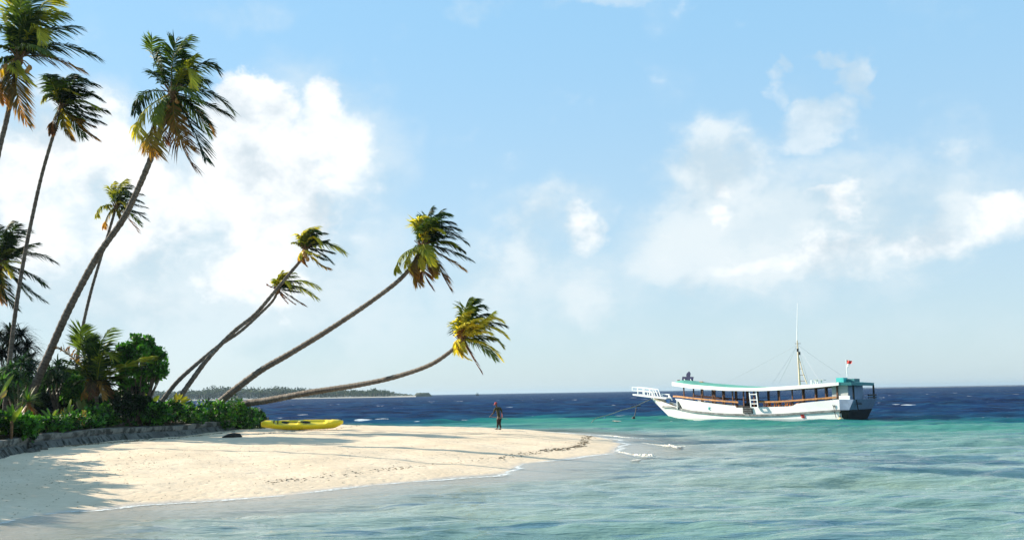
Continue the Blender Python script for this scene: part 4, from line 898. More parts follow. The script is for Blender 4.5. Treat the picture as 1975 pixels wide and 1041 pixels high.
# clothes
sn = [(mp(522, 612), (.150, .118)), (mp(512, 520), (.138, .108)), (mp(500, 420), (.158, .118)), (mp(492, 345), (.135, .10)), (mp(478, 318), (.075, .07)), (mp(428, 342, -.14), .078), (mp(396, 432, -.20), .062), (mp(372, 468, -.22), .058), (mp(562, 336, .13), .080), (mp(592, 420, .13), .064), (mp(598, 465, .12), .058)]
skin('shirt', sn, [(0, 1), (1, 2), (2, 3), (3, 4), (3, 5), (5, 6), (6, 7), (3, 8), (8, 9), (9, 10)], SHIRT, man)
tn_ = [(mp(520, 606), (.140, .110)), (mp(492, 645, -.06), .105), (mp(491, 740, -.07), .078), (mp(475, 850, -.06), .062), (mp(548, 645, .07), .105), (mp(537, 740, .05), .078), (mp(564, 855, .06), .062)]
skin('trousers', tn_, [(0, 1), (1, 2), (2, 3), (0, 4), (4, 5), (5, 6)], TROU, man)
mb = MB(); ccx = mp(447, 215, -.01); vs = []
for j in range(6):
    a = math.pi/2*j/5
    for i in range(16):
        b_ = 2*math.pi*i/16; q = (fd*math.cos(b_)*.108 + fs_*math.sin(b_)*.100)*math.cos(a) + fu*math.sin(a)*.098; vs.append(ccx + q)
mb.add(vs, [(j*16+i, j*16+(i+1) % 16, (j+1)*16+(i+1) % 16, (j+1)*16+i) for j in range(5) for i in range(16)]); 
bv_ = []
for i in range(9):
    b_ = (i/8-.5)*2.1; q0 = fd*math.cos(b_)*.104 + fs_*math.sin(b_)*.098; q1 = fd*(math.cos(b_)*.100+.085) + fs_*math.sin(b_)*.088 - fu*.03; bv_ += [ccx + q0 - fu*.004, ccx + q1, ccx + q1 - fu*.012, ccx + q0 - fu*.016]
mb.add(bv_, [(4*i+j, 4*i+(j+1) % 4, 4*(i+1)+(j+1) % 4, 4*(i+1)+j) for i in range(8) for j in range(4)])
mb.build('cap', CAPM, man, smooth=True)
mb = MB(); c = mp(468, 322, -.07); mb.prism([c + V((-.05, 0, .02)), c + V((.04, -.01, .025)), c + V((.0, -.015, -.03))], V((0, -.03, 0))); mb.build('collar', WH, man)
for (cx, cy, d) in ((470, 893, -.06), (555, 896, .05)):
    c = mp(cx, cy, d); mb = MB(); mb.ball(c + V((-.06, 0, .0)), (.13, .05, .035), 10, 6); mb.build('shoe', M['black'], man, smooth=True)
pl = thing('thin_pole', mp(300, 560, -.27), 'thin pole held low by the man in the red cap', 'pole'); mb = MB()
mb.tube([mp(300, 552, -.30), mp(450, 578, -.22), mp(600, 600, -.02), mp(760, 632, .15)], [.013, .013, .012, .010], 6); mb.build('stick', pmat('pale_wood', (.34, .26, .17), .7, .2, 9), pl)
mb = MB(); mb.ball(mp(598, 520, -.0), (.055, .05, .11), 9, 7); mb.ball(mp(600, 560, -.0), (.05, .045, .06), 8, 6)
tag(mb.build('cloth_bag', PINK, None, smooth=True), 'small pink cloth bag hanging on the arm of the walking man', 'bag')
# ---------------------------------------------------------------- the wooden passenger boat
M['bwhite'] = pmat('boat_white_paint', (.80, .80, .785), .42, .04, 1.2, .08, 10, .4, ((.62, .60, .55), 1.7, .66))
M['bstrake'] = pmat('worn_grey_strake', (.16, .17, .17), .7, .45, 2.2, .5, 9, .3, ((.45, .44, .42), 3.0, .60))
M['bwood'] = pmat('varnished_post', (.12, .05, .025), .55, .35, 5, .3, 20)
M['brail'] = pmat('orange_brown_rail', (.46, .21, .075), .55, .30, 4, .3, 18)
M['bdeckroof'] = pmat('green_roof_deck', (.10, .33, .25), .75, .18, 1.5, .2, 9)
M['bteal_shade'] = pmat('shaded_teal_roof', (.045, .20, .21), .55, .12, 2)  # dark teal carries the shading of the roof's aft end
M['bturq'] = pmat('turquoise_box', (.06, .48, .46), .5, .10, 2)
M['bgrey'] = pmat('grey_wheelhouse', (.40, .41, .40), .6, .10, 1.4, .1, 9, .3, ((.36, .36, .35), 2.0, .6))
M['bshade'] = pmat('shaded_stern', (.17, .23, .33), .6, .12, 1.6, .1, 9)  # blue-grey shade of the stern painted into the base colour
M['bdark'] = pmat('black_hull_and_shade', (.008, .0085, .010), .6, .3, 2)
M['bnavy'] = pmat('navy_signboard', (.012, .016, .075), .5, .15, 3)
M['bfloor'] = pmat('deck_planks', (.20, .13, .075), .8, .3, 4, .4, 15)
M['borange'] = pmat('orange_seat', (.62, .20, .03), .5, .15, 6)
M['mastc'] = pmat('cream_mast', (.60, .48, .33), .6, .15, 5); M['metal'] = pmat('galvanised', (.45, .46, .47), .45, .15, 8, 0, 9, .5, None, .6)
M['redp'] = pmat('red_paint', (.55, .035, .025), .55, .12, 6); M['yelp'] = pmat('faded_yellow_paint', (.62, .47, .12), .7, .15, 6); M['buoyc'] = pmat('buoy_cream', (.66, .52, .27), .55, .15, 6)
M['rope'] = pmat('rope_fibre', (.36, .31, .22), .9, .3, 20); M['bluep'] = pmat('blue_drum', (.10, .25, .55), .5, .12, 5)
BA = math.radians(41); BOW = V((-math.cos(BA), math.sin(BA), 0)); STB = V((math.sin(BA), math.cos(BA), 0)); UP = V((0, 0, 1))
BW = 5.0; O0 = at(1621, 809, 79.5); BO = V((O0.x, O0.y, 0))
def bp(u, v, w_): return BO + BOW*u + STB*v + UP*w_
def on_v(px, py, v):
    """(u, w) of a photo point seen on the boat's vertical plane v"""
    d = ray(px, py); nrm = STB; o = bp(0, v, 0); tt = (o-CAM).dot(nrm)/d.dot(nrm); p = CAM + d*tt; return (p-BO).dot(BOW), p.z
UW, _ = on_v(1297, 809, BW/2); UT, ZT = on_v(1255, 767, BW/2)
RAKE = (UT-UW)/ZT
def stem(w_): return UW + RAKE*max(w_, -.6) if w_ > 0 else UW + RAKE*w_*1.3
def half(tq, w_):
    fl = .93 + .07*min(1, max(0, w_/1.6)); e = max(0, (tq-.42)/.58); pw = 2.3 + .5*min(1, max(0, w_/2))
    b_ = BW/2*fl*(1-e**pw); b_ *= (.965 + .035*min(1, tq/.15))
    if w_ < .25: b_ *= max(0, 1-((.25-w_)/1.25)**2*.75)
    return max(b_, .03)
def hp(tq, w_, inset=0.0, side=-1): return bp(tq*stem(w_), BW/2 + side*(half(tq, w_)-inset), w_)
def on_port(px, py, inset=0.0):
    lo, hi = -.12, 1.0; w_ = 1.5
    for _ in range(40):
        m_ = (lo+hi)/2; q = hp(m_, w_, inset); x_, y_ = proj(q); w_ += (y_-py)*q.y/F*.8; w_ = min(6, max(-.5, w_))
        if x_ > px: lo = m_
        else: hi = m_
    return (lo+hi)/2, w_
c1 = lambda x, y: (1200 + x/7.435, 690 + y/7.435); c2 = lambda x, y: (1440 + x/7.435, 690 + y/7.435)
def curve_t(pts, inset=0.0):
    s = sorted(on_port(*p, inset) for p in pts); ts = [a[0] for a in s]; ws = [a[1] for a in s]
    return lambda q: float(np.interp(q, ts, ws))
boat = thing('passenger_boat', BO + BOW*8 + STB*BW/2, 'long white wooden passenger boat with open sides, a mast and a green roof', 'boat')
strk = curve_t([c1(700, 700), c1(1000, 765), c1(1400, 803), c1(1900, 822), c2(500, 812), c2(900, 782), c2(1350, 752)])
sheer = curve_t([c1(430, 590), c1(560, 630), c1(700, 690)])
bulw = curve_t([c1(770, 610), c1(1000, 650), c1(1300, 690), c1(1600, 712), c1(1900, 716), c2(170, 705), c2(560, 696), c2(650, 690), c2(720, 652), c2(1330, 592)])
wpan = curve_t([c1(790, 580), c1(1000, 610), c1(1300, 652), c1(1600, 685)])
rail = curve_t([c1(780, 548), c1(1000, 575), c1(1300, 605), c1(1620, 632), c1(1790, 640), c2(180, 632), c2(450, 625), c2(700, 608), c2(1300, 562)])
rb = curve_t([c1(740, 392), c1(1000, 432), c1(1500, 468), c1(1930, 474), c2(200, 474), c2(600, 455), c2(1000, 425), c2(1370, 385)], -.25)
rt = curve_t([c1(735, 348), c1(1000, 385), c1(1500, 422), c1(1930, 430), c2(0, 430), c2(500, 410), c2(1000, 375), c2(1380, 345)], -.25)
T_BUL0, _ = on_port(*c1(770, 610)); T_ROOF0, _ = on_port(*c1(738, 370), -.25)
# hull: lofted from keel to sheer, both sides
NS = 46; mb = MB(); rows = []
def topw(tq): return bulw(tq) if tq < T_BUL0 else strk(min(tq, T_BUL0)) + (ZT - strk(T_BUL0))*((tq-T_BUL0)/(1-T_BUL0))**1.1
def hull_pts(tq):
    tw = topw(tq); ws = [-.9, -.45, -.1, .2, .55, strk(min(tq, .97)) if tq < .97 else .9]; ws = [x for x in ws if x < tw-.05] ; ws = sorted(set(ws)); 
    while len(ws) < 6: ws.append(ws[-1] + (tw-ws[-1])*.5)
    ws += [ws[-1] + (tw-ws[-1])*.5, tw]; pp_ = [hp(tq, x) for x in ws]; qq = [hp(tq, x, side=1) for x in ws]
    return qq[::-1] + [bp(tq*stem(-1.0), BW/2, -1.05)] + pp_
for i in range(NS+1): rows.append(hull_pts(min(i/NS, .9995)))
n = len(rows[0]); mb.add([p for r_ in rows for p in r_], [(i*n+j, i*n+j+1, (i+1)*n+j+1, (i+1)*n+j) for i in range(NS) for j in range(n-1)])
hull = mb.build('hull', M['bwhite'], boat, smooth=False, fix=True); so = hull.modifiers.new('thick', 'SOLIDIFY'); so.thickness = .07; so.offset = -1
# rubbing strake on both sides
for s_ in (-1, 1):
    mb = MB(); pts = [hp(i/40*.965, strk(i/40*.965), -.05, s_) for i in range(41)]
    for a, b in zip(pts[:-1], pts[1:]): mb.bar(a, b, .10, .17)
    mb.build('rub_strake', M['bstrake'], hull)
# green weed at the bow waterline
mb = MB()
for s_ in (-1,):
    vs = [];
    for i in range(15):
        tq = .985-.16*i/14; a, b = hp(tq, -.25, -.012, s_), hp(tq, .06+.16*(1-i/14), -.012, s_); vs += [a, b]
    mb.add(vs, [(2*i, 2*i+1, 2*i+3, 2*i+2) for i in range(14)])
mb.build('waterline_stain', pmat('green_weed_stain', (.16, .40, .32), .7, .25, 3), hull)
# transom and aft overhang
tz = [0, 0]; uo, wo = on_v(*c2(1740, 690), BW)
mb = MB(); zt = bulw(0); zb_ = on_v(*c2(1440, 735), BW*.3)[1]
AFT = -1.15
mb.hexa([bp(.02, .02, .93), bp(.02, BW-.02, .93), bp(AFT*.62, BW-.1, .93), bp(AFT*.62, .1, .93), bp(.02, .02, zt), bp(.02, BW-.02, zt), bp(AFT, BW, zt-.02), bp(AFT, 0.02, zt-.02)])
mb.build('transom', M['bshade'], boat)
mb = MB(); mb.hexa([bp(.3, .35, -.8), bp(.3, BW-.35, -.8), bp(-.05, BW-.9, -.8), bp(-.05, .9, -.8), bp(.05, .06, .925), bp(.05, BW-.06, .925), bp(AFT*.62, BW-.12, .925), bp(AFT*.62, .12, .925)]); mb.build('lower_stern', M['bdark'], boat)
# deck
def deck(name, zf, t0, t1, mat, inset=.1):
    mb = MB(); vs = []
    for i in range(21):
        q = t0+(t1-t0)*i/20; z = zf(q); vs += [hp(q, z, inset), hp(q, z, inset, 1)]
    mb.add(vs, [(2*i, 2*i+1, 2*i+3, 2*i+2) for i in range(20)]); o = mb.build(name, mat, boat); s2 = o.modifiers.new('thick', 'SOLIDIFY'); s2.thickness = .05; return o
deck('deck', lambda q: strk(min(q, .9)) + .12, 0, T_BUL0, M['bfloor']); deck('foredeck', lambda q: topw(q)-.22, T_BUL0, .97, M['bfloor'], .12)
mb = MB(); a, b = hp(T_BUL0, topw(T_BUL0-.001)-.05, .08), hp(T_BUL0, topw(T_BUL0-.001)-.05, .08, 1); mb.bar(a - UP*.35, b - UP*.35, .08, .75); mb.build('bulkhead', M['bwhite'], boat)
# white wash boards between rail and bulwark at the fore end
mb = MB(); t0 = on_port(*c1(1610, 690))[0]; pts = [T_BUL0-.003 + (t0-T_BUL0)*i/12 for i in range(13)]
for a, b in zip(pts[:-1], pts[1:]):
    mb.hexa([hp(a, bulw(a)-.02, .06), hp(b, bulw(b)-.02, .06), hp(b, bulw(b)-.02, .10), hp(a, bulw(a)-.02, .10), hp(a, wpan(a), .06), hp(b, wpan(b), .06), hp(b, wpan(b), .10), hp(a, wpan(a), .10)])
mb.build('wash_board', M['bwhite'], boat)
# posts, port side as photographed and their partners to starboard
pp1 = [(790, 0), (915, 0), (1020, 0), (1170, 0), (1320, 0), (1465, 0), (1630, 0), (1790, 0)]; pp2 = [405, 605, 775, 970, 1125, 1305]
tp = [on_port(*c1(x, 560), .08)[0] for x, _ in pp1] + [on_port(*c2(x, 560), .08)[0] for x in pp2]
for i, q in enumerate(tp):
    for s_ in (-1, 1):
        mb = MB(); a = hp(q, bulw(q)-.35, .09, s_); b = hp(q, rb(q)+.10, .09, s_); b = V((a.x, a.y, b.z)); wdt = .11 if i in (6, 7) else (.13 if s_ > 0 else .085); mb.bar(a, b, wdt, .10 if s_ < 0 else .2, up=BOW); mb.build('post', M['bwood'], boat)
def railing(t0, t1, zf, side, h, mat, name, inset=.02, th=.06):
    mb = MB(); N = 16
    for i in range(N):
        a, b = t0+(t1-t0)*i/N, t0+(t1-t0)*(i+1)/N; mb.bar(hp(a, zf(a), inset, side), hp(b, zf(b), inset, side), th, h)
    return mb.build(name, mat, boat)
td0, td1 = tp[6], tp[7]; tl = on_port(*c2(180, 640))[0]
railing(T_BUL0-.006, td0, rail, -1, .14, M['brail'], 'rail'); railing(tl, .015, rail, -1, .13, M['brail'], 'rail'); railing(T_BUL0-.01, .02, rail, 1, .12, M['bwood'], 'rail', .05)
# roof: green deck with white fascia and camber
def roof_pt(q, s_, dz): z = rt(q); p = hp(q, z, -.25, s_); return V((p.x, p.y, z+dz))
mb = MB(); NR = 36; vs = []; cols = 7
TR1 = -.005
for i in range(NR+1):
    q = T_ROOF0 + (TR1-T_ROOF0)*i/NR; a, b = roof_pt(q, -1, 0), roof_pt(q, 1, 0)
    for j in range(cols):
        f = j/(cols-1); vs.append(a.lerp(b, f) + UP*((.05+.17*max(0, q/T_ROOF0)**1.5)*(1-(2*f-1)**2)) - UP*.02)
mb.add(vs, [(i*cols+j, (i+1)*cols+j, (i+1)*cols+j+1, i*cols+j+1) for i in range(NR) for j in range(cols-1)])
roof = mb.build('roof', M['bdeckroof'], boat, smooth=True, fix=True); so = roof.modifiers.new('thick', 'SOLIDIFY'); so.thickness = .06
mb = MB()
for s_ in (-1, 1):
    for i in range(NR):
        a, b = T_ROOF0 + (TR1-T_ROOF0)*i/NR, T_ROOF0 + (TR1-T_ROOF0)*(i+1)/NR
        pa, pb = roof_pt(a, s_, 0), roof_pt(b, s_, 0); out_ = STB*s_*.05; ha, hb = rb(a), rb(b)
        la, lb = V((pa.x, pa.y, ha)), V((pb.x, pb.y, hb)); mb.hexa([la, lb, lb+out_, la+out_, pa+UP*.02, pb+UP*.02, pb+out_+UP*.02, pa+out_+UP*.02])
q = T_ROOF0; a, b = roof_pt(q, -1, 0), roof_pt(q, 1, 0); mb.bar((a + V((a.x, a.y, rb(q))))/2 + BOW*.04, (b + V((b.x, b.y, rb(q))))/2 + BOW*.04, .07, .34)
mb.build('roof_fascia', M['bwhite'], boat, fix=True)
# boarding gate: black slab painted for its shaded opening
mb = MB(); a, b = hp(td0, 0, -.03), hp(td1, 0, -.03); g0, g1 = on_port(*c1(1630, 792))[1], on_port(*c1(1700, 690))[1]
p0, p1 = hp(td0-.004, (g0+g1)/2, -.02), hp(td1+.002, (g0+g1)/2, -.02); mb.bar(p0, p1, .10, g1-g0); gate = mb.build('boarding_gate_shade', M['bdark'], boat)
mb = MB()
for f in (.2, .45, .7): mb.bar(p0.lerp(p1, .08) + UP*(f-.5)*(g1-g0) - STB*.055, p0.lerp(p1, .92) + UP*(f-.5)*(g1-g0) - STB*.055, .03, .05)
mb.build('gate_slat', M['bstrake'], gate)
mb = MB(); mb.bar(bp((td0+td1)/2*UT, BW*.35, strk(td0)+.1), bp((td0+td1)/2*UT, BW*.35, strk(td0)+1.0), 1.0, .9, up=BOW); mb.build('engine_box', M['bdark'], boat)
# white ladder leaning on the side
lad = thing('ladder', hp(tl+.02, 1.2, -.2), 'white wooden ladder leaning on the side of the passenger boat', 'ladder')
def lp(x, y, crop, ins): q, z = on_port(*crop(x, y), ins); return hp(q, z, ins)
L0, L1 = lp(1826, 478, c1, -.10), lp(1848, 706, c1, -.30); R0, R1 = lp(138, 478, c2, -.10), lp(165, 706, c2, -.30)
for a, b in ((L0, L1), (R0, R1)): mb = MB(); mb.bar(a, b, .10, .07, up=BOW); mb.build('ladder_rail', M['bwhite'], lad)
for y in (520, 600, 655, 708):
    f = (y-478)/228; mb = MB(); mb.bar(L0.lerp(L1, f), R0.lerp(R1, f), .07, .075); mb.build('rung', M['bwhite'], lad)
# bench with orange seats, inside the port rail
q0, q1 = tl-.01, on_port(*c2(720, 640))[0]
mb = MB(); N = 8
for i in range(N):
    a, b = q0+(q1-q0)*i/N, q0+(q1-q0)*(i+1)/N; mb.bar(hp(a, bulw(a)+.10, .9), hp(b, bulw(b)+.10, .9), .7, .06)
bench = mb.build('bench', M['borange'], boat)
for i, x in enumerate((265, 420, 580)):
    q = on_port(*c2(x, 660), .2)[0]; z = bulw(q); p = hp(q, z, .35); ch = thing('plastic_stool', p, ('orange stool nearest the white ladder behind the boat rail', 'orange stool in the middle of three behind the boat rail', 'orange stool nearest the raised bulwark of the boat')[i], 'stool', 'orange stools on the boat deck')
    z0 = strk(q)+.17; mb = MB(); mb.box(V((p.x, p.y, z+.30)), (.5, .5, .07), Matrix.Rotation(BA, 3, 'Z')); mb.build('seat', M['borange'], ch)
    for dx, dy in ((-.2, -.2), (.2, -.2), (.2, .2), (-.2, .2)):
        mb = MB(); e = BOW*dx + STB*dy; mb.bar(V((p.x, p.y, z0)) + e*1.1, V((p.x, p.y, z+.27)) + e*.9, .07, .07); mb.build('leg', M['borange'], ch)
railing(tp[3], tp[0], lambda q: bulw(q)+.50, 1, .14, M['bwood'], 'seat_back', .5)
# wheelhouse
def wp(x, y, v): u, z = on_v(*c2(x, y), v); return u, z
uA, zA = wp(1230, 585, .25); uB, zB = wp(1462, 600, .25); _, zTop = wp(1340, 392, .25)
uB = min(uB, -.55); zf_ = zt - .05; zR = rb(.0)
mb = MB(); mb.hexa([bp(uA, .22, zf_-.3), bp(uB, .22, zf_-.02), bp(uB, 3.3, zf_-.02), bp(uA, 3.3, zf_-.3), bp(uA, .22, zR+.02), bp(uB, .22, zR+.02), bp(uB, 3.3, zR+.02), bp(uA, 3.3, zR+.02)])
wh = mb.build('wheelhouse', M['bgrey'], boat)
mb = MB(); mb.hexa([bp(uB-.004, .30, zf_), bp(uB-.03, .30, zf_), bp(uB-.03, 3.2, zf_), bp(uB-.004, 3.2, zf_), bp(uB-.004, .30, zR), bp(uB-.03, .30, zR), bp(uB-.03, 3.2, zR), bp(uB-.004, 3.2, zR)]); mb.build('aft_shade_panel', M['bshade'], wh)  # thin blue sheet for the shaded aft face of the wheelhouse
mb = MB(); u0, z0 = wp(1330, 595, .1); u1, z1 = wp(1478, 540, .1); mb.hexa([bp(u0, .06, z0), bp(u1, .06, z0), bp(u1, .21, z0), bp(u0, .21, z0), bp(u0, .06, z1), bp(u1, .06, z1), bp(u1, .21, z1), bp(u0, .21, z1)]); mb.build('side_box', M['bwhite'], wh)
mb = MB(); u0, z0 = wp(1300, 560, .15); mb.bar(bp(u0, .17, zf_-.2), bp(u0, .17, zR), .07, .10, up=BOW); mb.build('door_post', M['bwood'], wh)
# stern roof in teal darkened for shade, boxes on it, posts and rail
ue, ze = on_v(*c2(1765, 375), BW); US = AFT+.10
mb = MB(); zz = rt(0); mb.hexa([bp(.12, -.22, zz-.20), bp(.12, BW+.22, zz-.20), bp(US, BW-.25, zz-.30), bp(US, .0, zz-.24), bp(.12, -.22, zz+.03), bp(.12, BW+.22, zz+.03), bp(US, BW-.25, zz-.06), bp(US, .0, zz-.0)]); mb.build('stern_roof', M['bteal_shade'], boat)
mb = MB(); mb.box(bp(.12, BW*.20, zz+.20), (.62, .8, .36), Matrix.Rotation(-BA, 3, 'Z')); mb.build('roof_box', M['bturq'], boat)
mb = MB(); mb.box(bp(-.50, BW*.34, zz+.15), (.7, 1.1, .28), Matrix.Rotation(-BA, 3, 'Z')); mb.build('roof_box_shaded', M['bteal_shade'], boat)  # darker box painted as the shaded part of the turquoise one
for v in (.35, BW-.45):
    mb = MB(); mb.bar(bp(AFT+.1, v, zt-.05), bp(AFT+.1, v, zz-.22), .12, .12); mb.build('stern_post', M['bdark'], boat)
mb = MB(); mb.bar(bp(AFT+.05, 3.2, zt+.28), bp(AFT+.05, BW-.1, zt+.28), .08, .12); mb.bar(bp(AFT+.05, 3.2, zt+.08), bp(AFT+.05, BW-.1, zt+.08), .06, .1); mb.build('stern_rail', M['bdark'], boat)
# flag, red over white
def fp_(x, y): return c2(x, y)
uf, zf0 = on_v(*c2(1452, 335), BW*.5); p0 = bp(uf, BW*.5, zf0-.1); 
def fpt(x, y): u, z = on_v(*c2(x, y), BW*.5); return bp(u, BW*.5, z)
mb = MB(); mb.tube([p0, fpt(1438, 200), fpt(1428, 25)], .03, 7); fpole = mb.build('flagpole', M['bwhite'], boat)
def cloth(name, pts, mat, par):
    mb = MB(); tl_, tr_, bl_, br_ = [fpt(*p) for p in pts]; vs = []
    for i in range(9):
        for j in range(5):
            a = tl_.lerp(tr_, i/8); b = bl_.lerp(br_, i/8); q = a.lerp(b, j/4) + STB*(.09*math.sin(i*1.1+j*.5)*i/8) ; vs.append(q)
    mb.add(vs, [(i*5+j, i*5+j+1, (i+1)*5+j+1, (i+1)*5+j) for i in range(8) for j in range(4)]); return mb.build(name, mat, par, smooth=True)
cloth('red_band', [(1428, 28), (1512, 42), (1430, 82), (1508, 84)], M['redp'], fpole); cloth('white_band', [(1430, 82), (1490, 84), (1434, 140), (1462, 130)], M['bwhite'], fpole)
# mast
c5 = lambda x, y: (1500 + x/5.205, 560 + y/5.205); VM = BW*.5
def mpt(x, y, v=VM): u, z = on_v(*c5(x, y), v); return bp(u, v, z)
mast = MB(); mast.tube([mpt(222, 955), mpt(210, 740), mpt(199, 540), mpt(196, 500)], [.09, .075, .055, .045], 8); mo = mast.build('mast', M['mastc'], boat)
mb = MB(); mb.tube([mpt(293, 935), mpt(250, 815), mpt(212, 670)], [.05, .04, .035], 6); mb.build('mast_leg', M['mastc'], mo)
for (xa, xb, y) in ((213, 232, 718), (214, 248, 785), (218, 268, 848), (222, 288, 907)):
    mb = MB(); mb.bar(mpt(xa, y), mpt(xb, y), .05, .04); mb.build('step', M['bwood'], mo)
mb = MB(); mb.tube([mpt(196, 505), mpt(195, 420), mpt(198, 128)], [.045, .035, .016], 6); mb.build('antenna', M['bwhite'], mo)
mb = MB(); mb.bar(mpt(174, 532), mpt(230, 532), .05, .05); mb.build('crossbar', M['bstrake'], mo)
for x, y in ((200, 598), (218, 630)): mb = MB(); c = mpt(x, y); mb.tube([c - UP*.13, c + UP*.13], .085, 8); mb.build('lamp', M['bdark'], mo)
top = mpt(199, 545)
for (x, y, v) in ((-560, 945, 0.2), (-60, 940, 0.2), (10, 935, BW), (308, 925, BW), (415, 900, 0.2), (640, 850, BW*.5)):
    e = mpt(x, y, v); mb = MB(); mb.tube([top, (top+e)/2 - UP*.06, e], .009, 4, False); mb.build('stay', M['metal'], mo)
# white table frame and chair back on the roof
tb = thing('roof_table', mpt(420, 930), 'small white table frame standing on the boat roof', 'table')
for x in (380, 400, 440): mb = MB(); mb.bar(mpt(x-5, 893), mpt(x+4, 945), .09, .06); mb.build('leg', M['bwhite'], tb)
mb = MB(); mb.bar(mpt(368, 893), mpt(472, 896), .55, .05); mb.build('tabletop', M['bgrey'], tb)
mb = MB(); mb.bar(mpt(338, 898), mpt(340, 950), .16, .10); mb.bar(mpt(348, 925), mpt(352, 950), .10, .2); tag(mb.build('roof_vent', M['bwhite']), 'white stub vent on the boat roof left of the table frame', 'vent')
# navy sign board on the bow end of the roof
VS = BW*.5
def spt(x, y): u, z = on_v(*c1(x, y), VS); return bp(u, VS, z)
sg = thing('sign_board', spt(935, 350), 'navy blue sign board with a pointed top on the boat roof', 'sign'); mb = MB()
poly = [(853, 328), (863, 266), (920, 268), (918, 240), (924, 222), (940, 206), (956, 192), (970, 208), (976, 226), (972, 250), (968, 268), (1020, 270), (1008, 328)]
mb.prism([spt(*p) for p in poly], STB*.08); mb.build('panel', M['bnavy'], sg)
for (xa, ya, xb, yb) in ((895, 300, 915, 345), (985, 300, 1002, 345), (860, 340, 1005, 346)):
    mb = MB(); mb.bar(spt(xa, ya) - STB*.06, spt(xb, yb) - STB*.06, .06, .06); mb.build('strut', M['bwhite'], sg)
for i, (x, y, m_) in enumerate(((812, 345, 'bwood'), (1168, 380, 'bwood'))):
    mb = MB(); p = spt(x, y) ; mb.bar(p - UP*.15, spt(x, y-28) + UP*.02, .20, .2); mb.build('roof_post', M[m_], boat)
mb = MB(); mb.bar(spt(1135, 365), spt(1135, 335), .22, .3); mb.build('roof_crate', M['brail'], boat)
# bow platform
def bq(x, y, v=BW/2): u, z = on_v(*c1(x, y), v); return bp(u, v, z)
for v in (BW/2-.45, BW/2+.45):
    far_ = v > BW/2
    for nm, pts, th in (('platform_beam', ((195, 524), (400, 550), (670, 578)), .14), ('platform_rail', ((180, 416), (330, 430), (480, 450)), .07), ('middle_rail', ((185, 465), (330, 478), (470, 492)), .06)):
        mb = MB()
        p3 = [bq(x, y) + STB*(v-BW/2) for x, y in pts]
        for a, b in zip(p3[:-1], p3[1:]): mb.bar(a, b, th*.9, th)
        mb.build(nm, M['bwhite'], boat)
    for xt, yt, xb, yb in ((182, 416, 184, 468), (262, 425, 264, 532), (355, 438, 358, 546), (430, 445, 500, 602), (478, 450, 515, 556), (400, 500, 412, 560)):
        mb = MB(); mb.bar(bq(xt, yt) + STB*(v-BW/2), bq(xb, yb) + STB*(v-BW/2), .08, .07, up=STB); mb.build('platform_post', M['bwhite'], boat)
mb = MB()
for i in range(9):
    f = i/8; a = bq(200+470*f, 522+52*f); mb.bar(a - STB*.5 + UP*.02, a + STB*.5 + UP*.02, .22, .04)
mb.build('platform_plank', M['bwhite'], boat)
for (xa, ya, xb, yb) in ((560, 515, 680, 525), (560, 515, 590, 570), (675, 525, 668, 575), (680, 545, 715, 605)):
    mb = MB(); mb.bar(bq(xa, ya), bq(xb, yb), .11, .09); mb.build('windlass_frame', M['bwhite'], boat)
# things standing on the foredeck
tag_ = thing('blue_drum', bq(655, 640), 'blue drum standing on the foredeck of the white boat', 'drum'); mb = MB(); c = bq(655, 635); mb.tube([c - UP*.25, c - UP*.05, c + UP*.28], [.15, .165, .15], 12); mb.build('barrel', M['bluep'], tag_); mb = MB(); mb.tube([c + UP*.285, c + UP*.32], .06, 8); mb.build('cap', M['bwhite'], tag_)
mb = MB(); a, b = bq(500, 575), bq(690, 655); mb.bar(a - UP*.05, b - UP*.05, 1.1, .10); tag(mb.build('tarpaulin', pmat('tan_tarp', (.42, .36, .25), .9, .2, 5)), 'folded tan tarpaulin lying on the foredeck of the boat', 'tarpaulin')
# marks on the hull
def decal(name, crop, pts, mat):
    mb = MB(); p = []
    for x, y in pts: q, z = on_port(*crop(x, y)); p.append(hp(q, z, -.02))
    mb.prism(p[::-1], -STB*.03); return mb.build(name, mat, hull, fix=True)
decal('red_board', c2, [(772, 808), (820, 806), (838, 858), (795, 862)], M['redp']); decal('red_board_figure', c2, [(798, 822), (812, 820), (822, 850), (806, 852)], pmat('dark_mark', (.16, .02, .02), .6)).location = -STB*.02 + V((0, 0, 0))
decal('yellow_patch', c2, [(505, 800), (555, 798), (550, 824), (515, 826)], M['yelp'])
tq = M['bturq']
for pts in ([(1238, 704), (1262, 702), (1262, 709), (1246, 711)], [(1238, 704), (1246, 711), (1246, 738), (1238, 736)], [(1240, 736), (1262, 738), (1260, 745), (1246, 744)]): decal('bow_letter', c1, pts, M['bturq'])
for pts in ([(1232, 672), (1240, 670), (1256, 700), (1248, 704)], [(1250, 690), (1280, 698), (1278, 706), (1250, 698)], [(1262, 672), (1270, 674), (1272, 712), (1264, 712)]): decal('stern_mark', c2, pts, M['bstrake'])
decal('door_line', c1, [(1795, 808), (1930, 818), (1930, 822), (1795, 812)], M['bstrake'])
# lines at the stern
mb = MB(); mb.tube([lp(1245, 690, c2, -.05), lp(1262, 780, c2, -.06), lp(1285, 860, c2, -.1)], .022, 5); mb.build('stern_line', M['bdark'], hull)
mb = MB()
for a, b in (((1395, 600), (1410, 740)), ((1345, 640), (1420, 650)), ((1380, 660), (1460, 668))):
    ua, za = on_v(*c2(*a), .3); ub, zb2 = on_v(*c2(*b), .3); mb.bar(bp(AFT-.04, .5, za), bp(AFT-.06, .5+abs(b[0]-a[0])*.012, zb2), .06, .06)
mb.build('rudder_gear', M['bdark'], boat)
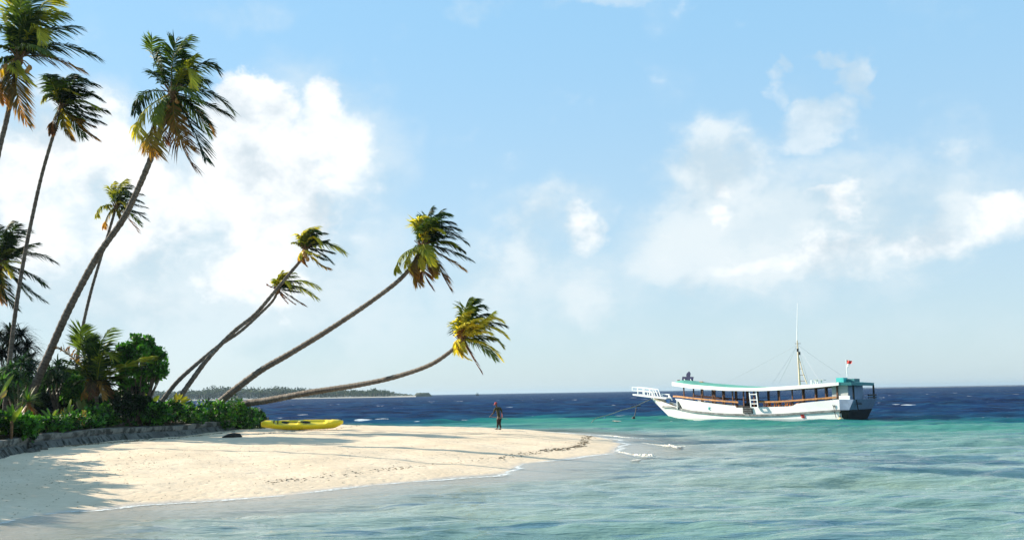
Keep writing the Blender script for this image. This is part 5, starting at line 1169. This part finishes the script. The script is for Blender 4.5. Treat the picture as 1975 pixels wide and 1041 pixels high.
# round float at the stern
by = thing('buoy', on_z(1623, 807, .05), 'round cream float bobbing at the stern corner of the boat', 'buoy'); c = on_z(1623, 809.5, .0) ; c = bp(-.25, -.55, .12); mb = MB(); mb.ball(c, .26, 14, 10); mb.build('float', M['buoyc'], by, smooth=True); mb = MB(); mb.tube([c + UP*.24, c + UP*.34], .05, 7); mb.build('eye', M['bdark'], by)
# mooring rope running down to the water ahead of the bow
rp = thing('mooring_rope', bq(410, 590), 'slack mooring rope running from the bow down to the water', 'rope'); a = bq(412, 588); Yb = a.y
pts = [(1256, 769), (1240, 776), (1226, 783), (1212, 787), (1200, 790), (1175, 799), (1150, 806), (1138, 810)]
ps = [at(x, y, Yb - 8*i/7) for i, (x, y) in enumerate(pts)]; ps[-1].z = -.05; mb = MB(); mb.tube(smooth_path(ps, 4), .032, 6); mb.build('line', M['rope'], rp)
p0, p1, p2 = at(1228, 782, Yb-2.1), at(1225, 798, Yb-2.1), at(1222, 808, Yb-2.1); mb = MB(); mb.tube([p0, p1, p2], .035, 6); mb.tube([at(1217, 784, Yb-2.2), at(1236, 782, Yb-2.2)], .045, 6); mb.build('hanging_chain', M['bdark'], rp)
mb = MB(); mb.ball(p2 + UP*.05, (.16, .16, .22), 8, 6); mb.tube([p2 - UP*.15, p2 + V((-.25, 0, .05))], .04, 5); mb.tube([p2 - UP*.15, p2 + V((.25, 0, .05))], .04, 5); mb.build('anchor', M['bdark'], rp)
c = on_z(1167, 810.5, .0); mb = MB(); mb.ball(c + UP*.08, (.28, .2, .16), 10, 7); mb.tube([c + UP*.2, c + UP*.32], .05, 6); tag(mb.build('buoy', pmat('dark_blue_float', (.03, .06, .25), .5, .15, 5), None, smooth=True), 'small dark blue float on the water ahead of the mooring rope', 'buoy')
# ---------------------------------------------------------------- far shore, islet, far ship, breakers
DI = 1350.0; kI = pxm(DI)
M['farsand'] = pmat('far_sand', (.44, .39, .31), .9, .1, .02); M['farland'] = pmat('far_ground', (.06, .07, .04), .9, .2, .02)
c7 = lambda x, y: (300 + x/3.527, 720 + y/3.527)
r = random.Random(21)
prof = [(-900, 105), (-500, 108), (-170, 112), (0, 120), (120, 124), (200, 116), (300, 112), (375, 100), (400, 92), (450, 92), (500, 104), (570, 100), (650, 100), (760, 104), (850, 97), (930, 100), (1000, 100), (1040, 112), (1110, 108), (1200, 112), (1280, 112), (1390, 112), (1480, 106), (1510, 112), (1570, 110), (1600, 120), (1660, 128), (1720, 131), (1752, 138)]
px_ = [p[0] for p in prof]; py_ = [p[1] for p in prof]
def basey(x): return 176 - (x)*.0185
mb = MB(); vs = []
xs_ = list(range(-900, 1790, 30))
for x in xs_:
    q = c7(x, basey(x)); p = at(*q, DI); e = min(1, (1790-x)/240)
    for dy, z in ((-26, -.6), (-12, .5), (0, 1.0), (40, 1.6), (260*e+40, 1.6), (300*e+60, -.6)): vs.append(V((p.x*(1+dy/DI), DI + dy, z)))
mb.add(vs, [(i*6+j, i*6+j+1, (i+1)*6+j+1, (i+1)*6+j) for i in range(len(xs_)-1) for j in range(5)])
o = mb.build('far_shore', M['farsand'], None, smooth=True); tag(o, kind='structure')
# the wood behind its sand strip: many crowns and pale trunks, one mass
mb = MB(); mt = MB()
FG = ([(.022, .040, .020), (.034, .056, .027), (.055, .078, .038)], [.4, .4, .2])
def far_crown(c, rad, n, base):
    for _ in range(n):
        q = rv(r); f = .55+.5*r.random(); p = c + V((q.x*rad[0]*f, q.y*rad[1]*f, q.z*rad[2]*f)); d = rv(r); v = .65+.7*r.random(); leaf_quad(mb, p, d, (q + V((-.3, 0, .6))).normalized(), rad[0]*.75, rad[0]*.5, tuple(x*v for x in base))
x = -900
while x < 1752:
    yt = float(np.interp(x, px_, py_)); yb = basey(x) - 2; hpx = (yb-yt)/3.527*kI*1.12
    for row in range(3):
        Y = DI + 8 + row*26 + r.uniform(-8, 8); q = c7(x + r.uniform(-8, 8), yb); p = at(*q, Y); hgt = hpx*(.72 + .16*row)*r.uniform(.80, 1.12)*(Y/DI); rw = r.uniform(2.2, 4.2)*min(1, hgt/9)
        far_crown(V((p.x, Y, 1.5 + hgt*.74)), (rw, rw, hgt*.27), 17, r.choices(*FG)[0]); far_crown(V((p.x + r.uniform(-2, 2), Y-2, 1.5 + hgt*.34)), (rw*.9, rw, hgt*.30), 11, r.choices(*FG)[0])
        if row < 2 and r.random() < .55:
            xx = p.x + r.uniform(-3, 3); mt.bar(V((xx, Y-5, 1.2)), V((xx + r.uniform(-.6, .6), Y-5, 1.5+hgt*r.uniform(.55, .8))), .35, .35, col=(.34, .30, .25))
    x += r.uniform(5, 9)
for xt, ytop in ((200, 112), (440, 88), (455, 90), (650, 96), (700, 96), (760, 100), (835, 90), (862, 92), (880, 94), (905, 98), (965, 96), (1000, 97), (1050, 97), (1090, 104), (1165, 106), (1290, 108), (1330, 110), (-60, 104), (-200, 100), (-340, 102)):
    q = c7(xt, ytop+4); p = at(*q, DI + 20); b0 = V((p.x - r.uniform(-2, 2), DI+20, 2)); mt.bar(b0, p, .4, .4, col=(.30, .26, .22))
    for i in range(16):
        a = r.uniform(0, 6.28); d = V((math.cos(a), r.uniform(-.6, .6), math.sin(a)*.8)); strap(mb, p, d, 3.4*r.uniform(.7, 1.2), .9, (.035, .055, .025), r, .8)
i0 = len(mb.v); mb.v += mt.v; mb.f += [tuple(a + i0 for a in f) for f in mt.f]; mb.c += mt.c; mb.m += mt.m
fm = leaf_mat('far_foliage', .25, .8, .1); tag(mb.build('far_woodland', fm), 'hazy wood of palms and trees along the far sandy shore', 'woodland', kind='stuff')
# islet just right of its end
isl = at(*c7(1817, 143), DI + 150); mb2 = MB(); mb2.tube([V((isl.x - 15, isl.y, -.6)), V((isl.x - 9, isl.y, .6)), V((isl.x + 9, isl.y, .6)), V((isl.x + 15, isl.y, -.6))], [.3, 5, 5, .3], 10); o = mb2.build('islet', M['farland'], None, smooth=True); tag(o, kind='structure')
mb = MB(); 
for i in range(26):
    xx = r.uniform(-13, 13); far_crown(V((isl.x + xx*.72, isl.y + r.uniform(-4, 4), 2.0 + 2.2*(1-(xx/15)**2)*r.uniform(.4, 1.1))), (1.9, 1.9, 1.5), 16, r.choices(*FG)[0])
tag(mb.build('islet_bushes', fm), 'clump of bushes on the islet just right of the far wooded shore', 'bushes', kind='stuff')
# far ship on the horizon
Ds = 1500.0; ks = pxm(Ds); sp = at(921, 758.4, Ds); sh_ = thing('far_ship', V((sp.x, Ds, 0)), 'tiny dark ship on the horizon above the walking man', 'ship'); mb = MB()
mb.add([V((sp.x + a*ks, Ds + b, z)) for a, b, z in ((-3, 0, -.3), (3, -1.5, -.3), (3, 1.5, -.3), (-4, 0, 2.3), (3.3, -2, 1.6), (3.3, 2, 1.6))], ((0, 1, 4, 3), (0, 3, 5, 2), (1, 2, 5, 4), (3, 4, 5), (0, 2, 1))); mb.build('hull', M['bdark'], sh_)
mb = MB(); mb.box(V((sp.x + .6*ks, Ds, 2.6)), (3.0*ks, 2.4, 1.6)); mb.build('cabin', M['bgrey'], sh_)
mb = MB(); mb.bar(V((sp.x - 1.2*ks, Ds, 1.6)), V((sp.x - 1.2*ks, Ds, 5.0)), .4, .4); mb.build('mast', M['bdark'], sh_)
# low line of sand and breakers far out on the right
mb = MB(); vs = []
for i in range(40):
    px = 1640 + 360*i/39; p = at(px, horizon(px), 2400); hh = .5*(.35 + .65*abs(math.sin(i*.7)))*min(1, i/6)
    vs += [V((p.x, 2394, -.3)), V((p.x, 2400, hh)), V((p.x, 2420, hh)), V((p.x, 2430, -.3))]
mb.add(vs, [(i*4+j, i*4+j+1, (i+1)*4+j+1, (i+1)*4+j) for i in range(39) for j in range(3)]); tag(mb.build('sandbar', M['farsand'], None, smooth=True), kind='structure')
# breaking wavelets at the tip of the sand: torn foam in real ridges
m, t, b, out = new_mat('sea_foam'); p = t.pos(); n = t.noise(p, 7.0, 5, .7); t.put(b.inputs['Base Color'], t.mix(t.ss(n, .35, .65), (.62, .56, .46), (.84, .80, .70))); b.inputs['Roughness'].default_value = .7
t.put(b.inputs['Alpha'], t.ss(t.math('ADD', n, t.math('MULTIPLY', t.attr('Col').outputs['Fac'], .55)), .55, .95)); M['foam'] = m
c8 = lambda x, y: (1060 + x/5.486, 800 + y/5.486)
def breaker(pts, label, seed):
    """pts: crop x, y, height, width"""
    r = random.Random(seed); mb = MB(); P = []; n = 70
    for i in range(n+1):
        s = i/n*(len(pts)-1); k = min(int(s), len(pts)-2); f = s-k; q = [pts[k][j] + (pts[k+1][j]-pts[k][j])*f for j in range(4)]; c = on_z(*c8(q[0], q[1]), .06)
        P.append((c, q[2]*.45*(.75+.5*r.random()), q[3]*1.5*(.8+.4*r.random())))
    m_ = 9; vs = []; cs = []
    for i, (c, h_, wd) in enumerate(P):
        for j in range(m_):
            f = j/(m_-1); yy = (f-.5)*wd; zz = h_*max(0, math.sin(math.pi*f))**1.1*(.55+.75*mnoise.noise(V((c.x*3.1, yy*3.1+c.y, seed*1.7)))**2+.25*r.random()); vs.append(c + V((r.gauss(0, .03), yy + r.gauss(0, .03), zz + .015)))
    for i in range(n):
        for j in range(m_-1):
            e = 1-abs((j+.5)/(m_-1)*2-1); e *= min(1, i/8, (n-i)/8); mb.add([vs[a] for a in (i*m_+j, (i+1)*m_+j, (i+1)*m_+j+1, i*m_+j+1)], ((0, 1, 2, 3),), (e, e, e))
    for _ in range(int(n*1.2)):
        i = r.randrange(n); c, h_, wd = P[i]; h_ *= .8
        if h_ > .12: q = c + V((r.gauss(0, .08), r.gauss(0, wd*.2), h_*r.uniform(.6, 1.25))); s_ = .012+.018*r.random(); mb.add([q + V((-s_, 0, 0)), q + V((s_, 0, 0)), q + V((0, 0, s_*1.4)), q + V((0, s_, 0))], ((0, 1, 2), (1, 3, 2), (0, 2, 3)), (1, 1, 1))
    tag(mb.build('breaking_wave', M['foam']), label, 'wave foam', 'small waves breaking at the tip of the sand', 'stuff')
breaker([(420, 214, .06, .5), (600, 222, .13, .8), (760, 238, .12, .7), (950, 252, .12, .7), (1080, 262, .16, .8), (1180, 268, .04, .4)], 'line of foam on the far side of the sand tip', 1)
breaker([(930, 292, .03, .35), (1080, 312, .08, .5), (1200, 332, .16, .7), (1270, 342, .34, 1.0), (1330, 352, .30, .9), (1390, 342, .12, .5), (1490, 330, .03, .3)], 'small breaking wave farthest out from the sand tip', 2)
breaker([(670, 378, .03, .35), (760, 402, .10, .5), (880, 428, .14, .6), (980, 442, .22, .7), (1030, 446, .32, .9), (1090, 448, .20, .7), (1140, 440, .03, .3)], 'small breaking wave nearest the camera off the sand tip', 3)
breaker([(860, 484, .02, .3), (920, 478, .04, .35), (960, 474, .02, .3)], 'scrap of foam in front of the near breaking wave', 4)
def cl2(pts): return [((x-1060)*5.486, (y-800)*5.486, h_, w_) for x, y, h_, w_ in pts]
breaker(cl2([(1292, 812.5, .05, .5), (1305, 815, .10, .9), (1318, 815, .09, .8), (1330, 813.5, .03, .4)]), 'foam slapping at the foot of the boat bow', 5)
breaker(cl2([(1172, 811, .03, .4), (1185, 812, .12, .9), (1200, 812, .05, .5)]), 'patch of foam between the blue float and the boat', 6)
# sea haze between here and the far shore
HZ = MB(); HZ.box(V((0, 0, 11.5)), (25000, 25000, 31.0)); hm, t, b, out = new_mat('sea_air')
hm.node_tree.nodes.remove(b); pv = t.node('ShaderNodeVolumePrincipled'); pv.inputs['Color'].default_value = (.50, .66, .80, 1); pv.inputs['Density'].default_value = HAZE; pv.inputs['Anisotropy'].default_value = .3; t.l.new(pv.outputs[0], out.inputs['Volume'])
if HAZE > 0: tag(HZ.build('haze', hm), kind='stuff')
